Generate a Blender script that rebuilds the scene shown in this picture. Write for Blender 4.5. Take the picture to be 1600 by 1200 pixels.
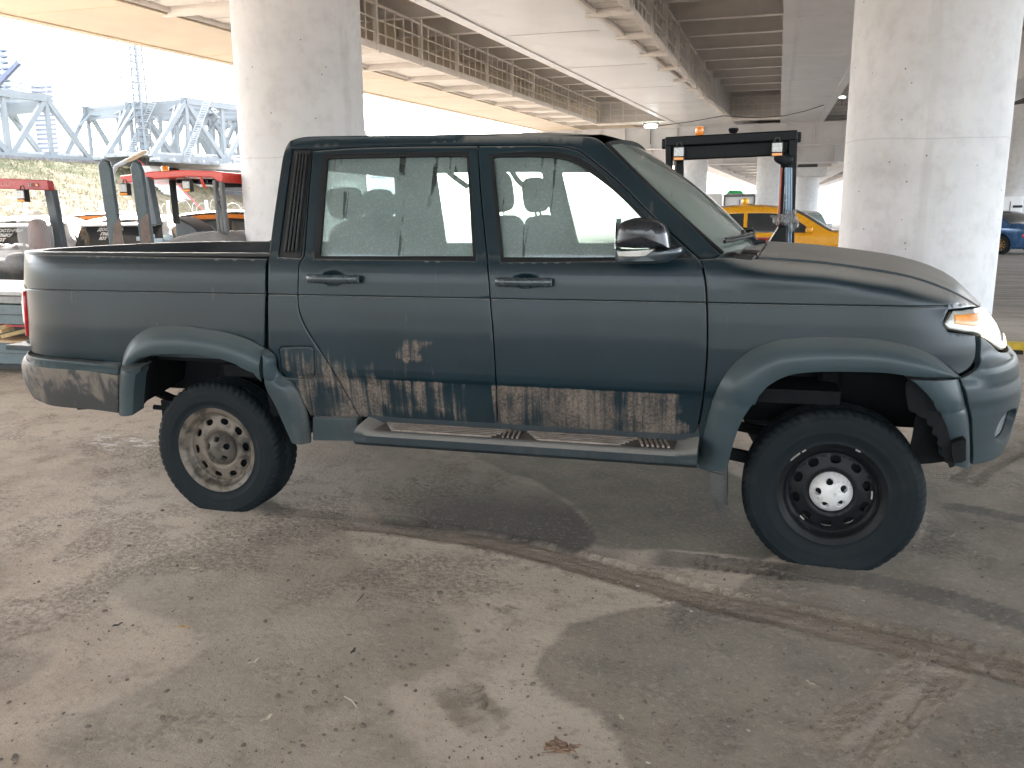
import bpy, math, random
import numpy as np
from mathutils import Vector, Matrix
from mathutils.geometry import delaunay_2d_cdt
random.seed(7); np.random.seed(7)
for o in list(bpy.data.objects): bpy.data.objects.remove(o)
SC = bpy.context.scene; COL = SC.collection
# ------------------------------------------------------------------ camera
CPOS = np.array([2.57311, -4.5066, 1.50134]); YAW, PIT, ROL, FPX = -0.2679, 0.19999, -0.00785, 1308.11
def _basis():
    f = np.array([math.sin(YAW)*math.cos(PIT), math.cos(YAW)*math.cos(PIT), -math.sin(PIT)])
    r = np.array([math.cos(YAW), -math.sin(YAW), 0.0]); u = np.cross(r, f)
    return f, r*math.cos(ROL)+u*math.sin(ROL), -r*math.sin(ROL)+u*math.cos(ROL)
CF, CR, CU = _basis()
cd = bpy.data.cameras.new('camera'); cam = bpy.data.objects.new('camera', cd); COL.objects.link(cam)
cd.sensor_width = 36; cd.lens = 36*FPX/1600; cd.clip_start = 0.05; cd.clip_end = 3000
m = Matrix.Identity(4)
for i in range(3): m[i][0] = CR[i]; m[i][1] = CU[i]; m[i][2] = -CF[i]; m[i][3] = CPOS[i]
cam.matrix_world = m; SC.camera = cam
SC.render.resolution_x = 1024; SC.render.resolution_y = 768
# ------------------------------------------------------------------ light
SUN_EL, SUN_AZ = math.radians(38), math.radians(-38)     # azimuth measured from +y towards +x
W = bpy.data.worlds.new('World'); SC.world = W; W.use_nodes = True
wn = W.node_tree; wn.nodes.clear()
sky = wn.nodes.new('ShaderNodeTexSky'); sky.sky_type = 'NISHITA'; sky.sun_disc = False
sky.sun_elevation = SUN_EL; sky.sun_rotation = SUN_AZ; sky.air_density = 1.0; sky.dust_density = 3.5; sky.ozone_density = 1.0
hsv = wn.nodes.new('ShaderNodeHueSaturation'); hsv.inputs['Saturation'].default_value = 0.45
bg = wn.nodes.new('ShaderNodeBackground'); bg.inputs[1].default_value = 0.15
wo = wn.nodes.new('ShaderNodeOutputWorld')
wn.links.new(sky.outputs[0], hsv.inputs['Color']); wn.links.new(hsv.outputs[0], bg.inputs[0]); wn.links.new(bg.outputs[0], wo.inputs[0])
sl = bpy.data.lights.new('sun', 'SUN'); sl.energy = 1.0; sl.angle = math.radians(12); sl.color = (1.0, 0.95, 0.86)
so = bpy.data.objects.new('sun', sl); COL.objects.link(so)
sd = Vector((math.sin(SUN_AZ)*math.cos(SUN_EL), math.cos(SUN_AZ)*math.cos(SUN_EL), math.sin(SUN_EL)))
so.rotation_euler = sd.to_track_quat('Z', 'Y').to_euler(); so.location = (0, 0, 60)
SC.view_settings.view_transform = 'Standard'; SC.view_settings.look = 'None'
SC.view_settings.exposure = 3.7; SC.view_settings.gamma = 1.0
# ------------------------------------------------------------------ camera maths used only to measure the photograph
def ray(x, y): return CF+CR*(x-800)/FPX-CU*(y-600)/FPX
def U(x, y, Y=None, z=None, X=None):
    d = ray(x, y)
    t = (z-CPOS[2])/d[2] if z is not None else ((Y-CPOS[1])/d[1] if Y is not None else (X-CPOS[0])/d[0])
    return CPOS+t*d
def proj(P):
    d = np.asarray(P, float)-CPOS; zz = d@CF
    return np.stack([800+FPX*(d@CR)/zz, 600-FPX*(d@CU)/zz], -1)
# ------------------------------------------------------------------ node helpers
class Nd:
    def __init__(s, nt, k): s.nt = nt; s.k = k
    def _m(s, op, o=None, o2=None):
        n = s.nt.nodes.new('ShaderNodeMath'); n.operation = op; s.nt.links.new(s.k, n.inputs[0])
        for i, q in ((1, o), (2, o2)):
            if q is None: continue
            if isinstance(q, Nd): s.nt.links.new(q.k, n.inputs[i])
            else: n.inputs[i].default_value = q
        return Nd(s.nt, n.outputs[0])
    def __add__(s, o): return s._m('ADD', o)
    __radd__ = __add__
    def __mul__(s, o): return s._m('MULTIPLY', o)
    __rmul__ = __mul__
    def __sub__(s, o): return s._m('SUBTRACT', o)
    def __rsub__(s, o): return s._m('MULTIPLY', -1.0)+o
    def mx(s, o): return s._m('MAXIMUM', o)
    def mn(s, o): return s._m('MINIMUM', o)
    def abs(s): return s._m('ABSOLUTE')
    def fract(s): return s._m('FRACT')
    def pw(s, e): return s._m('POWER', e)
    def gt(s, o): return s._m('GREATER_THAN', o)
    def lt(s, o): return s._m('LESS_THAN', o)
    def ss(s, a, b):
        n = s.nt.nodes.new('ShaderNodeMapRange'); n.interpolation_type = 'SMOOTHSTEP'
        s.nt.links.new(s.k, n.inputs[0]); n.inputs[1].default_value = a; n.inputs[2].default_value = b
        if a > b: n.inputs[1].default_value = b; n.inputs[2].default_value = a; n.inputs[3].default_value = 1; n.inputs[4].default_value = 0
        return Nd(s.nt, n.outputs[0])
class Mt:
    """small builder around a node material"""
    def __init__(s, name, base=(.5, .5, .5), rough=.5, metal=0., **kw):
        s.m = bpy.data.materials.new(name); s.m.use_nodes = True; s.nt = s.m.node_tree
        s.b = s.nt.nodes['Principled BSDF']; s.b.inputs['Base Color'].default_value = (*base, 1); s.b.inputs['Roughness'].default_value = rough
        s.b.inputs['Metallic'].default_value = metal; s.base = base
        g = s.nt.nodes.new('ShaderNodeNewGeometry'); s.geo = g
        sp = s.nt.nodes.new('ShaderNodeSeparateXYZ'); s.nt.links.new(g.outputs['Position'], sp.inputs[0])
        s.x, s.y, s.z = [Nd(s.nt, sp.outputs[i]) for i in range(3)]
        sn = s.nt.nodes.new('ShaderNodeSeparateXYZ'); s.nt.links.new(g.outputs['Normal'], sn.inputs[0]); s.nz = Nd(s.nt, sn.outputs[2])
        for k, v in kw.items(): s.b.inputs[k.replace('_', ' ')].default_value = v
    def vec(s, x=None, y=None, z=None, sx=1, sy=1, sz=1):
        n = s.nt.nodes.new('ShaderNodeCombineXYZ')
        for i, (c, k) in enumerate(((x or s.x, sx), (y or s.y, sy), (z or s.z, sz))):
            s.nt.links.new((c*float(k)).k, n.inputs[i])
        return n.outputs[0]
    def noise(s, scale=5, detail=4, rough=.55, v=None, sx=1, sy=1, sz=1, obj=False, dist=0):
        n = s.nt.nodes.new('ShaderNodeTexNoise'); n.inputs['Scale'].default_value = scale; n.inputs['Detail'].default_value = detail
        n.inputs['Roughness'].default_value = rough; n.inputs['Distortion'].default_value = dist
        if obj:
            tc = s.nt.nodes.new('ShaderNodeTexCoord'); s.nt.links.new(tc.outputs['Object'], n.inputs['Vector'])
        else: s.nt.links.new(v if v is not None else s.vec(sx=sx, sy=sy, sz=sz), n.inputs['Vector'])
        return Nd(s.nt, n.outputs[0])
    def vor(s, scale=5, v=None, feature='F1'):
        n = s.nt.nodes.new('ShaderNodeTexVoronoi'); n.feature = feature; n.inputs['Scale'].default_value = scale
        s.nt.links.new(v if v is not None else s.vec(), n.inputs['Vector'])
        return Nd(s.nt, n.outputs[0])
    def attr(s, name):
        n = s.nt.nodes.new('ShaderNodeAttribute'); n.attribute_name = name
        return Nd(s.nt, n.outputs['Fac'])
    def col(s, c):
        if hasattr(c, 'is_linked') or not isinstance(c, (tuple, list)): return c
        n = s.nt.nodes.new('ShaderNodeRGB'); n.outputs[0].default_value = (*c, 1); return n.outputs[0]
    def mix(s, fac, a, b):
        n = s.nt.nodes.new('ShaderNodeMix'); n.data_type = 'RGBA'
        if isinstance(fac, Nd): s.nt.links.new(fac.k, n.inputs[0])
        else: n.inputs[0].default_value = fac
        s.nt.links.new(s.col(a), n.inputs[6]); s.nt.links.new(s.col(b), n.inputs[7]); return n.outputs[2]
    def set(s, name, v):
        s.nt.links.new(v.k if isinstance(v, Nd) else v, s.b.inputs[name]); return s
    def bump(s, h, strength=.4, dist=.01):
        n = s.nt.nodes.new('ShaderNodeBump'); n.inputs['Strength'].default_value = strength; n.inputs['Distance'].default_value = dist
        s.nt.links.new(h.k, n.inputs['Height']); s.nt.links.new(n.outputs[0], s.b.inputs['Normal']); return s
def simple(name, base, rough=.5, metal=0., var=.25, scale=3., bump=0., dust=0., dustc=(.30, .27, .23), **kw):
    """a painted / plastic / metal material with uneven tone and a little dust on what faces up"""
    t = Mt(name, base, rough, metal, **kw)
    n1 = t.noise(scale, 6, .6, obj=True); n2 = t.noise(scale*9, 4, .6, obj=True)
    f = (n1*.65+n2*.35).ss(.3, .7)
    lo = tuple(c*(1-var) for c in base); hi = tuple(min(1, c*(1+var)) for c in base)
    c = t.mix(f, lo, hi)
    if dust: c = t.mix((t.nz.ss(.1, .95)*.85+.15)*(n1*.6+.7)*dust, c, dustc)
    t.set('Base Color', c); t.set('Roughness', (f*.16+(rough-.08)).mn(1.0))
    if bump: t.bump(n2, bump, .01)
    if max(base) < .03: t.b.inputs['Specular IOR Level'].default_value = .22
    return t.m
# ------------------------------------------------------------------ mesh helpers
def tag(o, label=None, cat=None, group=None, kind=None):
    for k, v in (('label', label), ('category', cat), ('group', group), ('kind', kind)):
        if v: o[k] = v
    return o
def empty(name, loc=(0, 0, 0), rz=0., **kw):
    o = bpy.data.objects.new(name, None); COL.objects.link(o); o.location = loc; o.rotation_euler = (0, 0, rz)
    o.empty_display_size = .2; return tag(o, **kw)
def mk(name, verts, faces, mat, parent=None, smooth=True, sharp=35, mi=None, **kw):
    me = bpy.data.meshes.new(name); me.from_pydata([tuple(map(float, v)) for v in verts], [], [tuple(map(int, f)) for f in faces]); me.validate()
    for q in (mat if isinstance(mat, (list, tuple)) else [mat]): me.materials.append(q)
    if mi is not None: me.polygons.foreach_set('material_index', np.array(mi, np.int32))
    me.update()
    if smooth:
        me.polygons.foreach_set('use_smooth', np.ones(len(me.polygons), bool))
        if sharp: me.set_sharp_from_angle(angle=math.radians(sharp))
    o = bpy.data.objects.new(name, me); COL.objects.link(o)
    if parent: o.parent = parent
    return tag(o, **kw)
class MB:
    def __init__(s): s.v = []; s.f = []; s.mi = []; s.cur = 0
    def add(s, vs, fs):
        n = len(s.v); s.v += [tuple(map(float, p)) for p in vs]; s.f += [tuple(n+i for i in f) for f in fs]; s.mi += [s.cur]*len(fs); return s
    def box(s, c, d, rz=0, rx=0, ry=0, taper=1.):
        R = Matrix.Rotation(rz, 3, 'Z') @ Matrix.Rotation(ry, 3, 'Y') @ Matrix.Rotation(rx, 3, 'X')
        vs = [Vector(c)+R @ Vector((i*d[0]/2*(taper if k > 0 else 1), j*d[1]/2*(taper if k > 0 else 1), k*d[2]/2)) for k in (-1, 1) for j in (-1, 1) for i in (-1, 1)]
        return s.add(vs, [(0, 2, 3, 1), (4, 5, 7, 6), (0, 1, 5, 4), (2, 6, 7, 3), (0, 4, 6, 2), (1, 3, 7, 5)])
    def bar(s, a, b, w, h=None, up=(0, 0, 1)):
        a = Vector(a); b = Vector(b); d = (b-a).normalized(); h = h or w
        upv = Vector(up)
        if abs(d.dot(upv)) > .98: upv = Vector((0, 1, 0)) if abs(d.y) < .9 else Vector((1, 0, 0))
        sx = d.cross(upv).normalized()*(w/2); sz = sx.cross(d).normalized()*(h/2)
        vs = [p+i*sx+j*sz for p in (a, b) for (i, j) in ((-1, -1), (1, -1), (1, 1), (-1, 1))]
        return s.add(vs, [(0, 1, 2, 3)[::-1], (4, 5, 6, 7), (0, 1, 5, 4), (1, 2, 6, 5), (2, 3, 7, 6), (3, 0, 4, 7)])
    def ibeam(s, a, b, w, h, t=.02, up=(0, 0, 1)):
        a = Vector(a); b = Vector(b); u = Vector(up)
        s.bar(a, b, t, h-2*t, up); s.bar(a+u*(h/2-t/2), b+u*(h/2-t/2), w, t, up); s.bar(a-u*(h/2-t/2), b-u*(h/2-t/2), w, t, up); return s
    def tube(s, path, r, seg=8, caps=True):
        P = [Vector(p) for p in path]; rr = r if isinstance(r, (list, tuple)) else [r]*len(P); vs = []; fs = []
        ref = None
        for i, p in enumerate(P):
            d = (P[min(i+1, len(P)-1)]-P[max(i-1, 0)]).normalized()
            if ref is None:
                ref = Vector((0, 0, 1)) if abs(d.z) < .9 else Vector((1, 0, 0))
            a = d.cross(ref).normalized(); b = a.cross(d).normalized(); ref = b
            for k in range(seg):
                t = 2*math.pi*k/seg; vs.append(p+(a*math.cos(t)+b*math.sin(t))*rr[i])
        for i in range(len(P)-1):
            for k in range(seg):
                fs.append((i*seg+k, i*seg+(k+1) % seg, (i+1)*seg+(k+1) % seg, (i+1)*seg+k))
        if caps: fs += [tuple(range(seg))[::-1], tuple((len(P)-1)*seg+k for k in range(seg))]
        return s.add(vs, fs)
    def lathe(s, prof, c=(0, 0, 0), axis='z', seg=32, closed=False):
        """prof: list of (radius, height)"""
        vs = []; n = len(prof)
        for k in range(seg):
            t = 2*math.pi*k/seg; ct, st = math.cos(t), math.sin(t)
            for r, h in prof:
                p = {'z': (r*ct, r*st, h), 'y': (r*ct, h, r*st), 'x': (h, r*ct, r*st)}[axis]
                vs.append((p[0]+c[0], p[1]+c[1], p[2]+c[2]))
        fs = []
        for k in range(seg):
            k2 = (k+1) % seg
            for i in range(n if closed else n-1):
                j = (i+1) % n; fs.append((k*n+i, k2*n+i, k2*n+j, k*n+j))
        return s.add(vs, fs)
    def prism(s, poly, a, b, plane='xz'):
        """extrude polygon (2D) between a and b along the missing axis"""
        def P(p, q): return {'xz': (p[0], q, p[1]), 'xy': (p[0], p[1], q), 'yz': (q, p[0], p[1])}[plane]
        n = len(poly); vs = [P(p, a) for p in poly]+[P(p, b) for p in poly]
        return s.add(vs, [tuple(range(n)), tuple(range(2*n-1, n-1, -1))]+[(i, i+n, (i+1) % n+n, (i+1) % n) for i in range(n)])
    def grid(s, G, flip=False, closeu=False):
        G = np.asarray(G, float); a, b = G.shape[:2]; vs = G.reshape(-1, 3)
        fs = []
        for i in range(a if closeu else a-1):
            i2 = (i+1) % a
            for j in range(b-1):
                q = (i*b+j, i2*b+j, i2*b+j+1, i*b+j+1); fs.append(q[::-1] if flip else q)
        return s.add(vs, fs)
    def blob(s, c, d, e=.5, seg=20, rings=12, R=None):
        """superellipsoid: e=1 ellipsoid, smaller = boxier"""
        vs = []; sg = lambda v, p: math.copysign(abs(v)**p, v)
        for i in range(rings+1):
            ph = -math.pi/2+math.pi*i/rings
            for k in range(seg):
                t = 2*math.pi*k/seg
                q = Vector((d[0]/2*sg(math.cos(ph), e)*sg(math.cos(t), e), d[1]/2*sg(math.cos(ph), e)*sg(math.sin(t), e), d[2]/2*sg(math.sin(ph), e)))
                if R is not None: q = R @ q
                vs.append(Vector(c)+q)
        fs = [(i*seg+k, i*seg+(k+1) % seg, (i+1)*seg+(k+1) % seg, (i+1)*seg+k) for i in range(rings) for k in range(seg)]
        return s.add(vs, fs)
    def build(s, name, mat, parent=None, smooth=True, sharp=35, bevel=0, bseg=2, **kw):
        o = mk(name, s.v, s.f, mat, parent, smooth, sharp, s.mi if any(s.mi) else None, **kw)
        if bevel:
            b = o.modifiers.new('bevel', 'BEVEL'); b.width = bevel; b.segments = bseg; b.limit_method = 'ANGLE'; b.angle_limit = math.radians(40)
            b.harden_normals = False
        return o
def children(o): return [c for c in bpy.data.objects if c.parent == o]
def copy_tree(o, parent=None, kids=None):
    if kids is None:
        kids = {}
        for c in bpy.data.objects:
            if c.parent: kids.setdefault(c.parent.name, []).append(c)
    c = o.copy(); COL.objects.link(c)
    if parent: c.parent = parent
    for ch in kids.get(o.name, []): copy_tree(ch, c, kids)
    return c
def text_mesh(s, size, extr, mat, parent, loc, rot, name='lettering', sx=1.0, bold=0.0, shear=0., **kw):
    cu = bpy.data.curves.new(name, 'FONT'); cu.body = s; cu.size = size; cu.extrude = extr; cu.align_x = 'CENTER'; cu.align_y = 'CENTER'; cu.offset = bold; cu.shear = shear
    to = bpy.data.objects.new(name, cu); COL.objects.link(to); dg = bpy.context.evaluated_depsgraph_get()
    me = bpy.data.meshes.new_from_object(to.evaluated_get(dg)); bpy.data.objects.remove(to)
    me.materials.clear(); me.materials.append(mat)
    o = bpy.data.objects.new(name, me); COL.objects.link(o); o.location = loc; o.rotation_euler = rot; o.scale = (sx, 1, 1)
    if parent: o.parent = parent
    return tag(o, **kw)
def catmull(P, closed=True, step=6.):
    """smooth a polyline; a point given with a third value is kept as a corner"""
    n = len(P); out = []
    for i in range(n if closed else n-1):
        p1 = P[i]; p2 = P[(i+1) % n]
        p0 = P[(i-1) % n] if (closed or i > 0) else p1; p3 = P[(i+2) % n] if (closed or i+2 < n) else p2
        a = np.array(p1[:2], float); b = np.array(p2[:2], float)
        t1 = (b-np.array(p0[:2]))/2 if len(p1) < 3 else (b-a); t2 = (np.array(p3[:2])-a)/2 if len(p2) < 3 else (b-a)
        L = np.linalg.norm(b-a); 
        if L < 1e-9: continue
        for t in (t1, t2):
            l = np.linalg.norm(t)
            if l > L*1.2: t *= L*1.2/l
        k = max(1, int(round(L/step)))
        for j in range(k):
            s = j/k; h = (2*s**3-3*s**2+1, s**3-2*s**2+s, -2*s**3+3*s**2, s**3-s**2)
            out.append(h[0]*a+h[1]*t1+h[2]*b+h[3]*t2)
    if not closed: out.append(np.array(P[-1][:2], float))
    return np.array(out)
# ------------------------------------------------------------------ the pickup's body surface: half width by height, rounded nose and tail in plan
NEXP = 2.6; XF0, XR0 = 3.10, -0.80; LF, LR = 1.35, 1.05
BZ = np.array([(.25,.84),(.40,.855),(.50,.875),(.60,.90),(.70,.918),(.735,.922),(.760,.936),(.79,.940),(.85,.941),(.95,.941),(1.05,.936),(1.1275,.9305),(1.1305,.9235),(1.1345,.9235),(1.138,.9285),(1.20,.925),(1.24,.921),(1.27,.915),(1.295,.907),(1.315,.897),(1.335,.886),(1.45,.852),(1.60,.806),(1.75,.760),(1.80,.742),(1.83,.726),(1.855,.700)])
ZE = np.array([(2.3,1.335),(2.48,1.326),(2.66,1.314),(2.90,1.297),(3.175,1.255),(3.37,1.193),(3.48,1.135),(3.60,1.06),(3.8,.98)])
def sstep(x, a, b):
    t = np.clip((x-a)/(b-a), 0, 1); return t*t*(3-2*t)
def B0(z, x):
    z = np.asarray(z, float); x = np.asarray(x, float)
    b = np.interp(z, BZ[:, 0], BZ[:, 1])
    ze = np.interp(x, ZE[:, 0], ZE[:, 1]); w = np.clip((z-(ze-.14))/.14, 0, 1.06)
    nose = sstep(x, 2.46, 2.72)
    flat = np.interp(np.minimum(z, 1.2), BZ[:, 0], BZ[:, 1])
    b = b*(1-nose)+(flat-.122*w**5)*nose
    return b
_sil = {'f': np.array([(1530,472),(1545,487),(1555,502),(1566,525),(1569,548),(1571,560),(1580,578),(1587,602),(1584,625),(1577,650),(1568,680),(1556,703),(1530,722)], float),
        'r': np.array([(38,398),(37,450),(39,480),(45,528),(51,554),(40,562),(38,575),(45,600),(58,620),(80,632)], float)}
ZT = np.concatenate([np.arange(.34, 1.34, .02)])
def _solve(side):
    sil = _sil[side]; o = np.argsort(sil[:, 1]); sy, sx = sil[o, 1], sil[o, 0]; out = []
    t = np.linspace(.25, 1.5, 60)
    for z in ZT:
        x0, sg = (XF0, 1) if side == 'f' else (XR0, -1)
        lo, hi = .1, 1.0
        for _ in range(30):
            md = (lo+hi)/2; X = x0+sg*md*np.sin(t)**(2/NEXP); Bv = float(B0(z, 2.0))
            P = proj(np.stack([X, -Bv*np.cos(t)**(2/NEXP), 0*X+z], -1)); k = np.argmax(P[:, 0]*sg)
            tgt = np.interp(P[k, 1], sy, sx)
            if (P[k, 0]-tgt)*sg > 0: hi = md
            else: lo = md
        out.append(x0+sg*md)
    return np.array(out)
XFZ, XRZ = _solve('f'), _solve('r')
def surf(a, z):
    """(a, z) -> outward point on the near side; a is x along the flat side and arc-like beyond the rounded ends"""
    a = np.asarray(a, float); z = np.asarray(z, float)
    tf = np.clip((a-XF0)/LF, 0, 1)*math.pi/2; tr = np.clip((XR0-a)/LR, 0, 1)*math.pi/2
    xf = np.interp(z, ZT, XFZ); xr = np.interp(z, ZT, XRZ)
    e = 2/NEXP
    x = np.where(a > XF0, XF0+(xf-XF0)*np.sin(tf)**e, np.where(a < XR0, XR0-(XR0-xr)*np.sin(tr)**e, a))
    b = B0(z, x)
    y = -b*np.where(a > XF0, np.cos(tf)**e, np.where(a < XR0, np.abs(np.cos(tr))**e, 1))
    return np.stack([x, y, z], -1)
def surfn(a, z):
    d = 1e-3; du = surf(a+d, z)-surf(a-d, z); dv = surf(a, z+d)-surf(a, z-d)
    n = np.cross(du, dv); return n/np.maximum(np.linalg.norm(n, axis=-1, keepdims=True), 1e-9)
_ga, _gz = np.meshgrid(np.arange(-1.75, 4.35, .03), np.arange(.3, 1.86, .03), indexing='ij')
_gP = surf(_ga, _gz); _gp = proj(_gP); _gn = surfn(_ga, _gz); _vis = ((CPOS-_gP)*_gn).sum(-1) > 0
def hit(px, off=0.):
    """pixel of the photograph -> (a, z) on the visible side of the body surface"""
    px = np.asarray(px[:2], float)
    d = np.where(_vis, ((_gp-px)**2).sum(-1), 1e9); i = np.unravel_index(np.argmin(d), d.shape)
    u = np.array([_ga[i], _gz[i]])
    f = lambda u: proj(surf(u[0], u[1])+(surfn(u[0], u[1])*off if off else 0))
    for _ in range(8):
        r = f(u)-px; J = np.stack([(f(u+np.array([1e-4, 0]))-f(u-np.array([1e-4, 0])))/2e-4, (f(u+np.array([0, 1e-4]))-f(u-np.array([0, 1e-4])))/2e-4], -1)
        s = np.linalg.solve(J.T@J+2e1*np.eye(2), -J.T@r); u = u+np.clip(s, -.05, .05)
    return u
# ------------------------------------------------------------------ filled outlines mapped onto curved surfaces
def pip(P, loop):
    x, y = P[:, 0][:, None], P[:, 1][:, None]; a = loop; b = np.roll(loop, -1, 0)
    c = ((a[:, 1] > y) != (b[:, 1] > y)) & (x < (b[:, 0]-a[:, 0])*(y-a[:, 1])/np.where(b[:, 1] == a[:, 1], 1e-12, b[:, 1]-a[:, 1])+a[:, 0])
    return c.sum(1) % 2 == 1
def dist(P, loop):
    a = loop; d = np.roll(loop, -1, 0)-a; out = np.full(len(P), 1e9)
    for i in range(len(a)):
        L = d[i]@d[i]
        if L < 1e-14: continue
        t = np.clip(((P-a[i])@d[i])/L, 0, 1); out = np.minimum(out, np.linalg.norm(P-a[i]-t[:, None]*d[i], axis=1))
    return out
def inset(loop, g):
    if g == 0: return loop.copy()
    a = loop-np.roll(loop, 1, 0); b = np.roll(loop, -1, 0)-loop
    A = 0.5*np.sum(loop[:, 0]*np.roll(loop[:, 1], -1)-np.roll(loop[:, 0], -1)*loop[:, 1]); s = 1 if A > 0 else -1
    na = np.stack([-a[:, 1], a[:, 0]], 1)/np.maximum(np.linalg.norm(a, axis=1), 1e-9)[:, None]; nb = np.stack([-b[:, 1], b[:, 0]], 1)/np.maximum(np.linalg.norm(b, axis=1), 1e-9)[:, None]
    m = na+nb; l2 = np.maximum((m*m).sum(1), .5)
    return loop+s*g*m*(2/l2)[:, None]
def clean(loop, tol=1e-3):
    out = [loop[0]]
    for p in loop[1:]:
        if np.linalg.norm(p-out[-1]) > tol: out.append(p)
    if np.linalg.norm(out[0]-out[-1]) < tol: out.pop()
    return np.array(out)
def addz(loop, rows):
    out = []
    for i in range(len(loop)):
        a, b = loop[i], loop[(i+1) % len(loop)]; out.append(a); ts = []
        for z in rows:
            if (a[1]-z)*(b[1]-z) < 0:
                t = (z-a[1])/(b[1]-a[1])
                if .08 < t < .92: ts.append(t)
        ts.sort(); last = -1
        for t in ts:
            if (t-last)*np.linalg.norm(b-a) > .0015: out.append(a+(b-a)*t); last = t
    return np.array(out)
ZROWS = [1.118, 1.1265, 1.1303, 1.1347, 1.139, 1.148, .70, .735, .748, .762, .79, .82, 1.24, 1.255, 1.27, 1.283, 1.295, 1.306, 1.318]
def fill(outer, holes, gx, gz, zrows=(), ring=.007):
    """-> verts2d, faces, boundary loops (index lists); ring: band of free points just inside the edge"""
    lo = outer.min(0); hi = outer.max(0)
    xs = np.arange(lo[0], hi[0], gx); zs = sorted(set(list(np.arange(lo[1], hi[1], gz))+[z for z in zrows if lo[1] < z < hi[1]]))
    G = np.array([(x, z) for x in xs for z in zs]) if len(xs) and len(zs) else np.zeros((0, 2))
    loops = [outer]+holes; md = np.full(len(G), 1e9)
    ins = pip(G, outer) if len(G) else np.zeros(0, bool)
    for h in holes: ins &= ~pip(G, h)
    G = G[ins]
    for l in loops: md = md[:0]; 
    if len(G):
        md = np.min([dist(G, l) for l in loops], 0); G = G[md > max(ring*1.6, .008)]
    free = [G]
    if ring:
        for k, l in enumerate(loops):
            r = addz(inset(l, ring if k == 0 else -ring), zrows); ok = pip(r, outer)
            for h in holes: ok &= ~pip(r, h)
            ok &= np.min([dist(r, q) for q in loops], 0) > ring*.6
            free.append(r[ok])
    free = np.concatenate(free)
    V = np.concatenate(loops+[free]); E = []; n = 0
    for l in loops:
        E += [(n+i, n+(i+1) % len(l)) for i in range(len(l))]; n += len(l)
    nb = n
    vo, eo, fo, ov, oe, of = delaunay_2d_cdt([Vector(v) for v in V], E, [], 0, 1e-6)
    W2 = np.array([tuple(v) for v in vo]); C = np.array([W2[list(f)].mean(0) for f in fo]); ok = pip(C, outer)
    for h in holes: ok &= ~pip(C, h)
    F = [tuple(f) for f, k in zip(fo, ok) if k]
    mp = {}
    for i, src in enumerate(ov):
        for q in src: mp[q] = i
    L = []; n = 0
    for l in loops:
        L.append([mp[n+i] for i in range(len(l)) if n+i in mp]); n += len(l)
    bset = set(i for l in L for i in l)
    return W2, F, L, bset
def shell(name, fn, nrm, outer, holes, mat, parent, gx=.05, gz=.05, zrows=(), edge=.0025, rim=.02, off=0., ring=.007, bulge=None, sharp=60, **kw):
    W2, F, L, bs = fill(outer, holes, gx, gz, zrows, ring)
    P = fn(W2[:, 0], W2[:, 1]); N = nrm(W2[:, 0], W2[:, 1]); o = np.full(len(P), off)
    if bulge is not None: o = o+bulge(W2[:, 0], W2[:, 1])
    for i in bs: o[i] -= edge
    Q = P+N*o[:, None]; verts = [tuple(q) for q in Q]; faces = []
    for f in F:
        a, b, c = Q[f[0]], Q[f[1]], Q[f[2]]
        faces.append(f if np.cross(b-a, c-a)@N[f[0]] > 0 else f[::-1])
    k_area = np.sum(outer[:, 0]*np.roll(outer[:, 1], -1)-np.roll(outer[:, 0], -1)*outer[:, 1])
    edges = {}
    for f in faces:
        for i in range(len(f)): edges[(f[i], f[(i+1) % len(f)])] = 1
    if rim:
        mp = {}
        for i in bs:
            mp[i] = (len(verts), len(verts)+1); verts.append(tuple(Q[i])); verts.append(tuple(Q[i]-N[i]*rim))
        for (a, b) in list(edges):
            if (b, a) not in edges and a in mp and b in mp:
                faces.append((mp[b][0], mp[a][0], mp[a][1], mp[b][1]))
    ob = mk(name, verts, faces, mat, parent, True, sharp, **kw)
    if bulge is None and len(ob.data.vertices) == len(verts):
        CN_ = np.zeros((len(verts), 3)); CN_[:len(Q)] = N
        for l in L:
            for q in range(len(l)):
                i = l[q]; tg = Q[l[(q+1) % len(l)]]-Q[l[q-1]]; sd = np.cross(tg, N[i]); sd /= max(np.linalg.norm(sd), 1e-9)
                if l is not L[0]: sd = -sd
                if k_area < 0: sd = -sd
                v = N[i]+.38*sd; CN_[i] = v/np.linalg.norm(v)
                if rim and i in mp: CN_[mp[i][0]] = sd; CN_[mp[i][1]] = sd
        bad = np.linalg.norm(CN_, axis=1) < .5; CN_[bad] = (0, -1, 0)
        ob.data.normals_split_custom_set_from_vertices([tuple(v) for v in CN_])
    return ob
MIR = []
def to_az(loop_px, off=0.): return np.array([hit(p, off) for p in loop_px])
def panel(name, out, mat, parent, holes=(), gap=.0032, hgap=0., az=False, step=9., mirror=True, off=0., hoff=None, bumpf=None, **kw):
    cv = (lambda L: clean(catmull(L, True, .03))) if az else (lambda L: clean(to_az(catmull(L, True, step), off)))
    o = addz(inset(cv(out), gap), ZROWS[:6]); hs = [inset(cv(h), -hgap) for h in holes]
    if bumpf is None: ob = shell(name, surf, surfn, o, hs, mat, parent, zrows=ZROWS, off=off, **kw)
    else:
        f2_ = lambda a, z: surf(a, z)+surfn(a, z)*np.asarray(bumpf(a, z))[..., None]
        def n2_(a, z):
            d = 2e-3; n = np.cross(f2_(a+d, z)-f2_(a-d, z), f2_(a, z+d)-f2_(a, z-d)); return n/np.maximum(np.linalg.norm(n, axis=-1, keepdims=True), 1e-9)
        ob = shell(name, f2_, n2_, o, hs, mat, parent, zrows=ZROWS+[.80, .815, .83, .845, .855, .865, .88, .89], off=off, **kw)
    if mirror:
        MIR.append(ob)
    return ob
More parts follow.
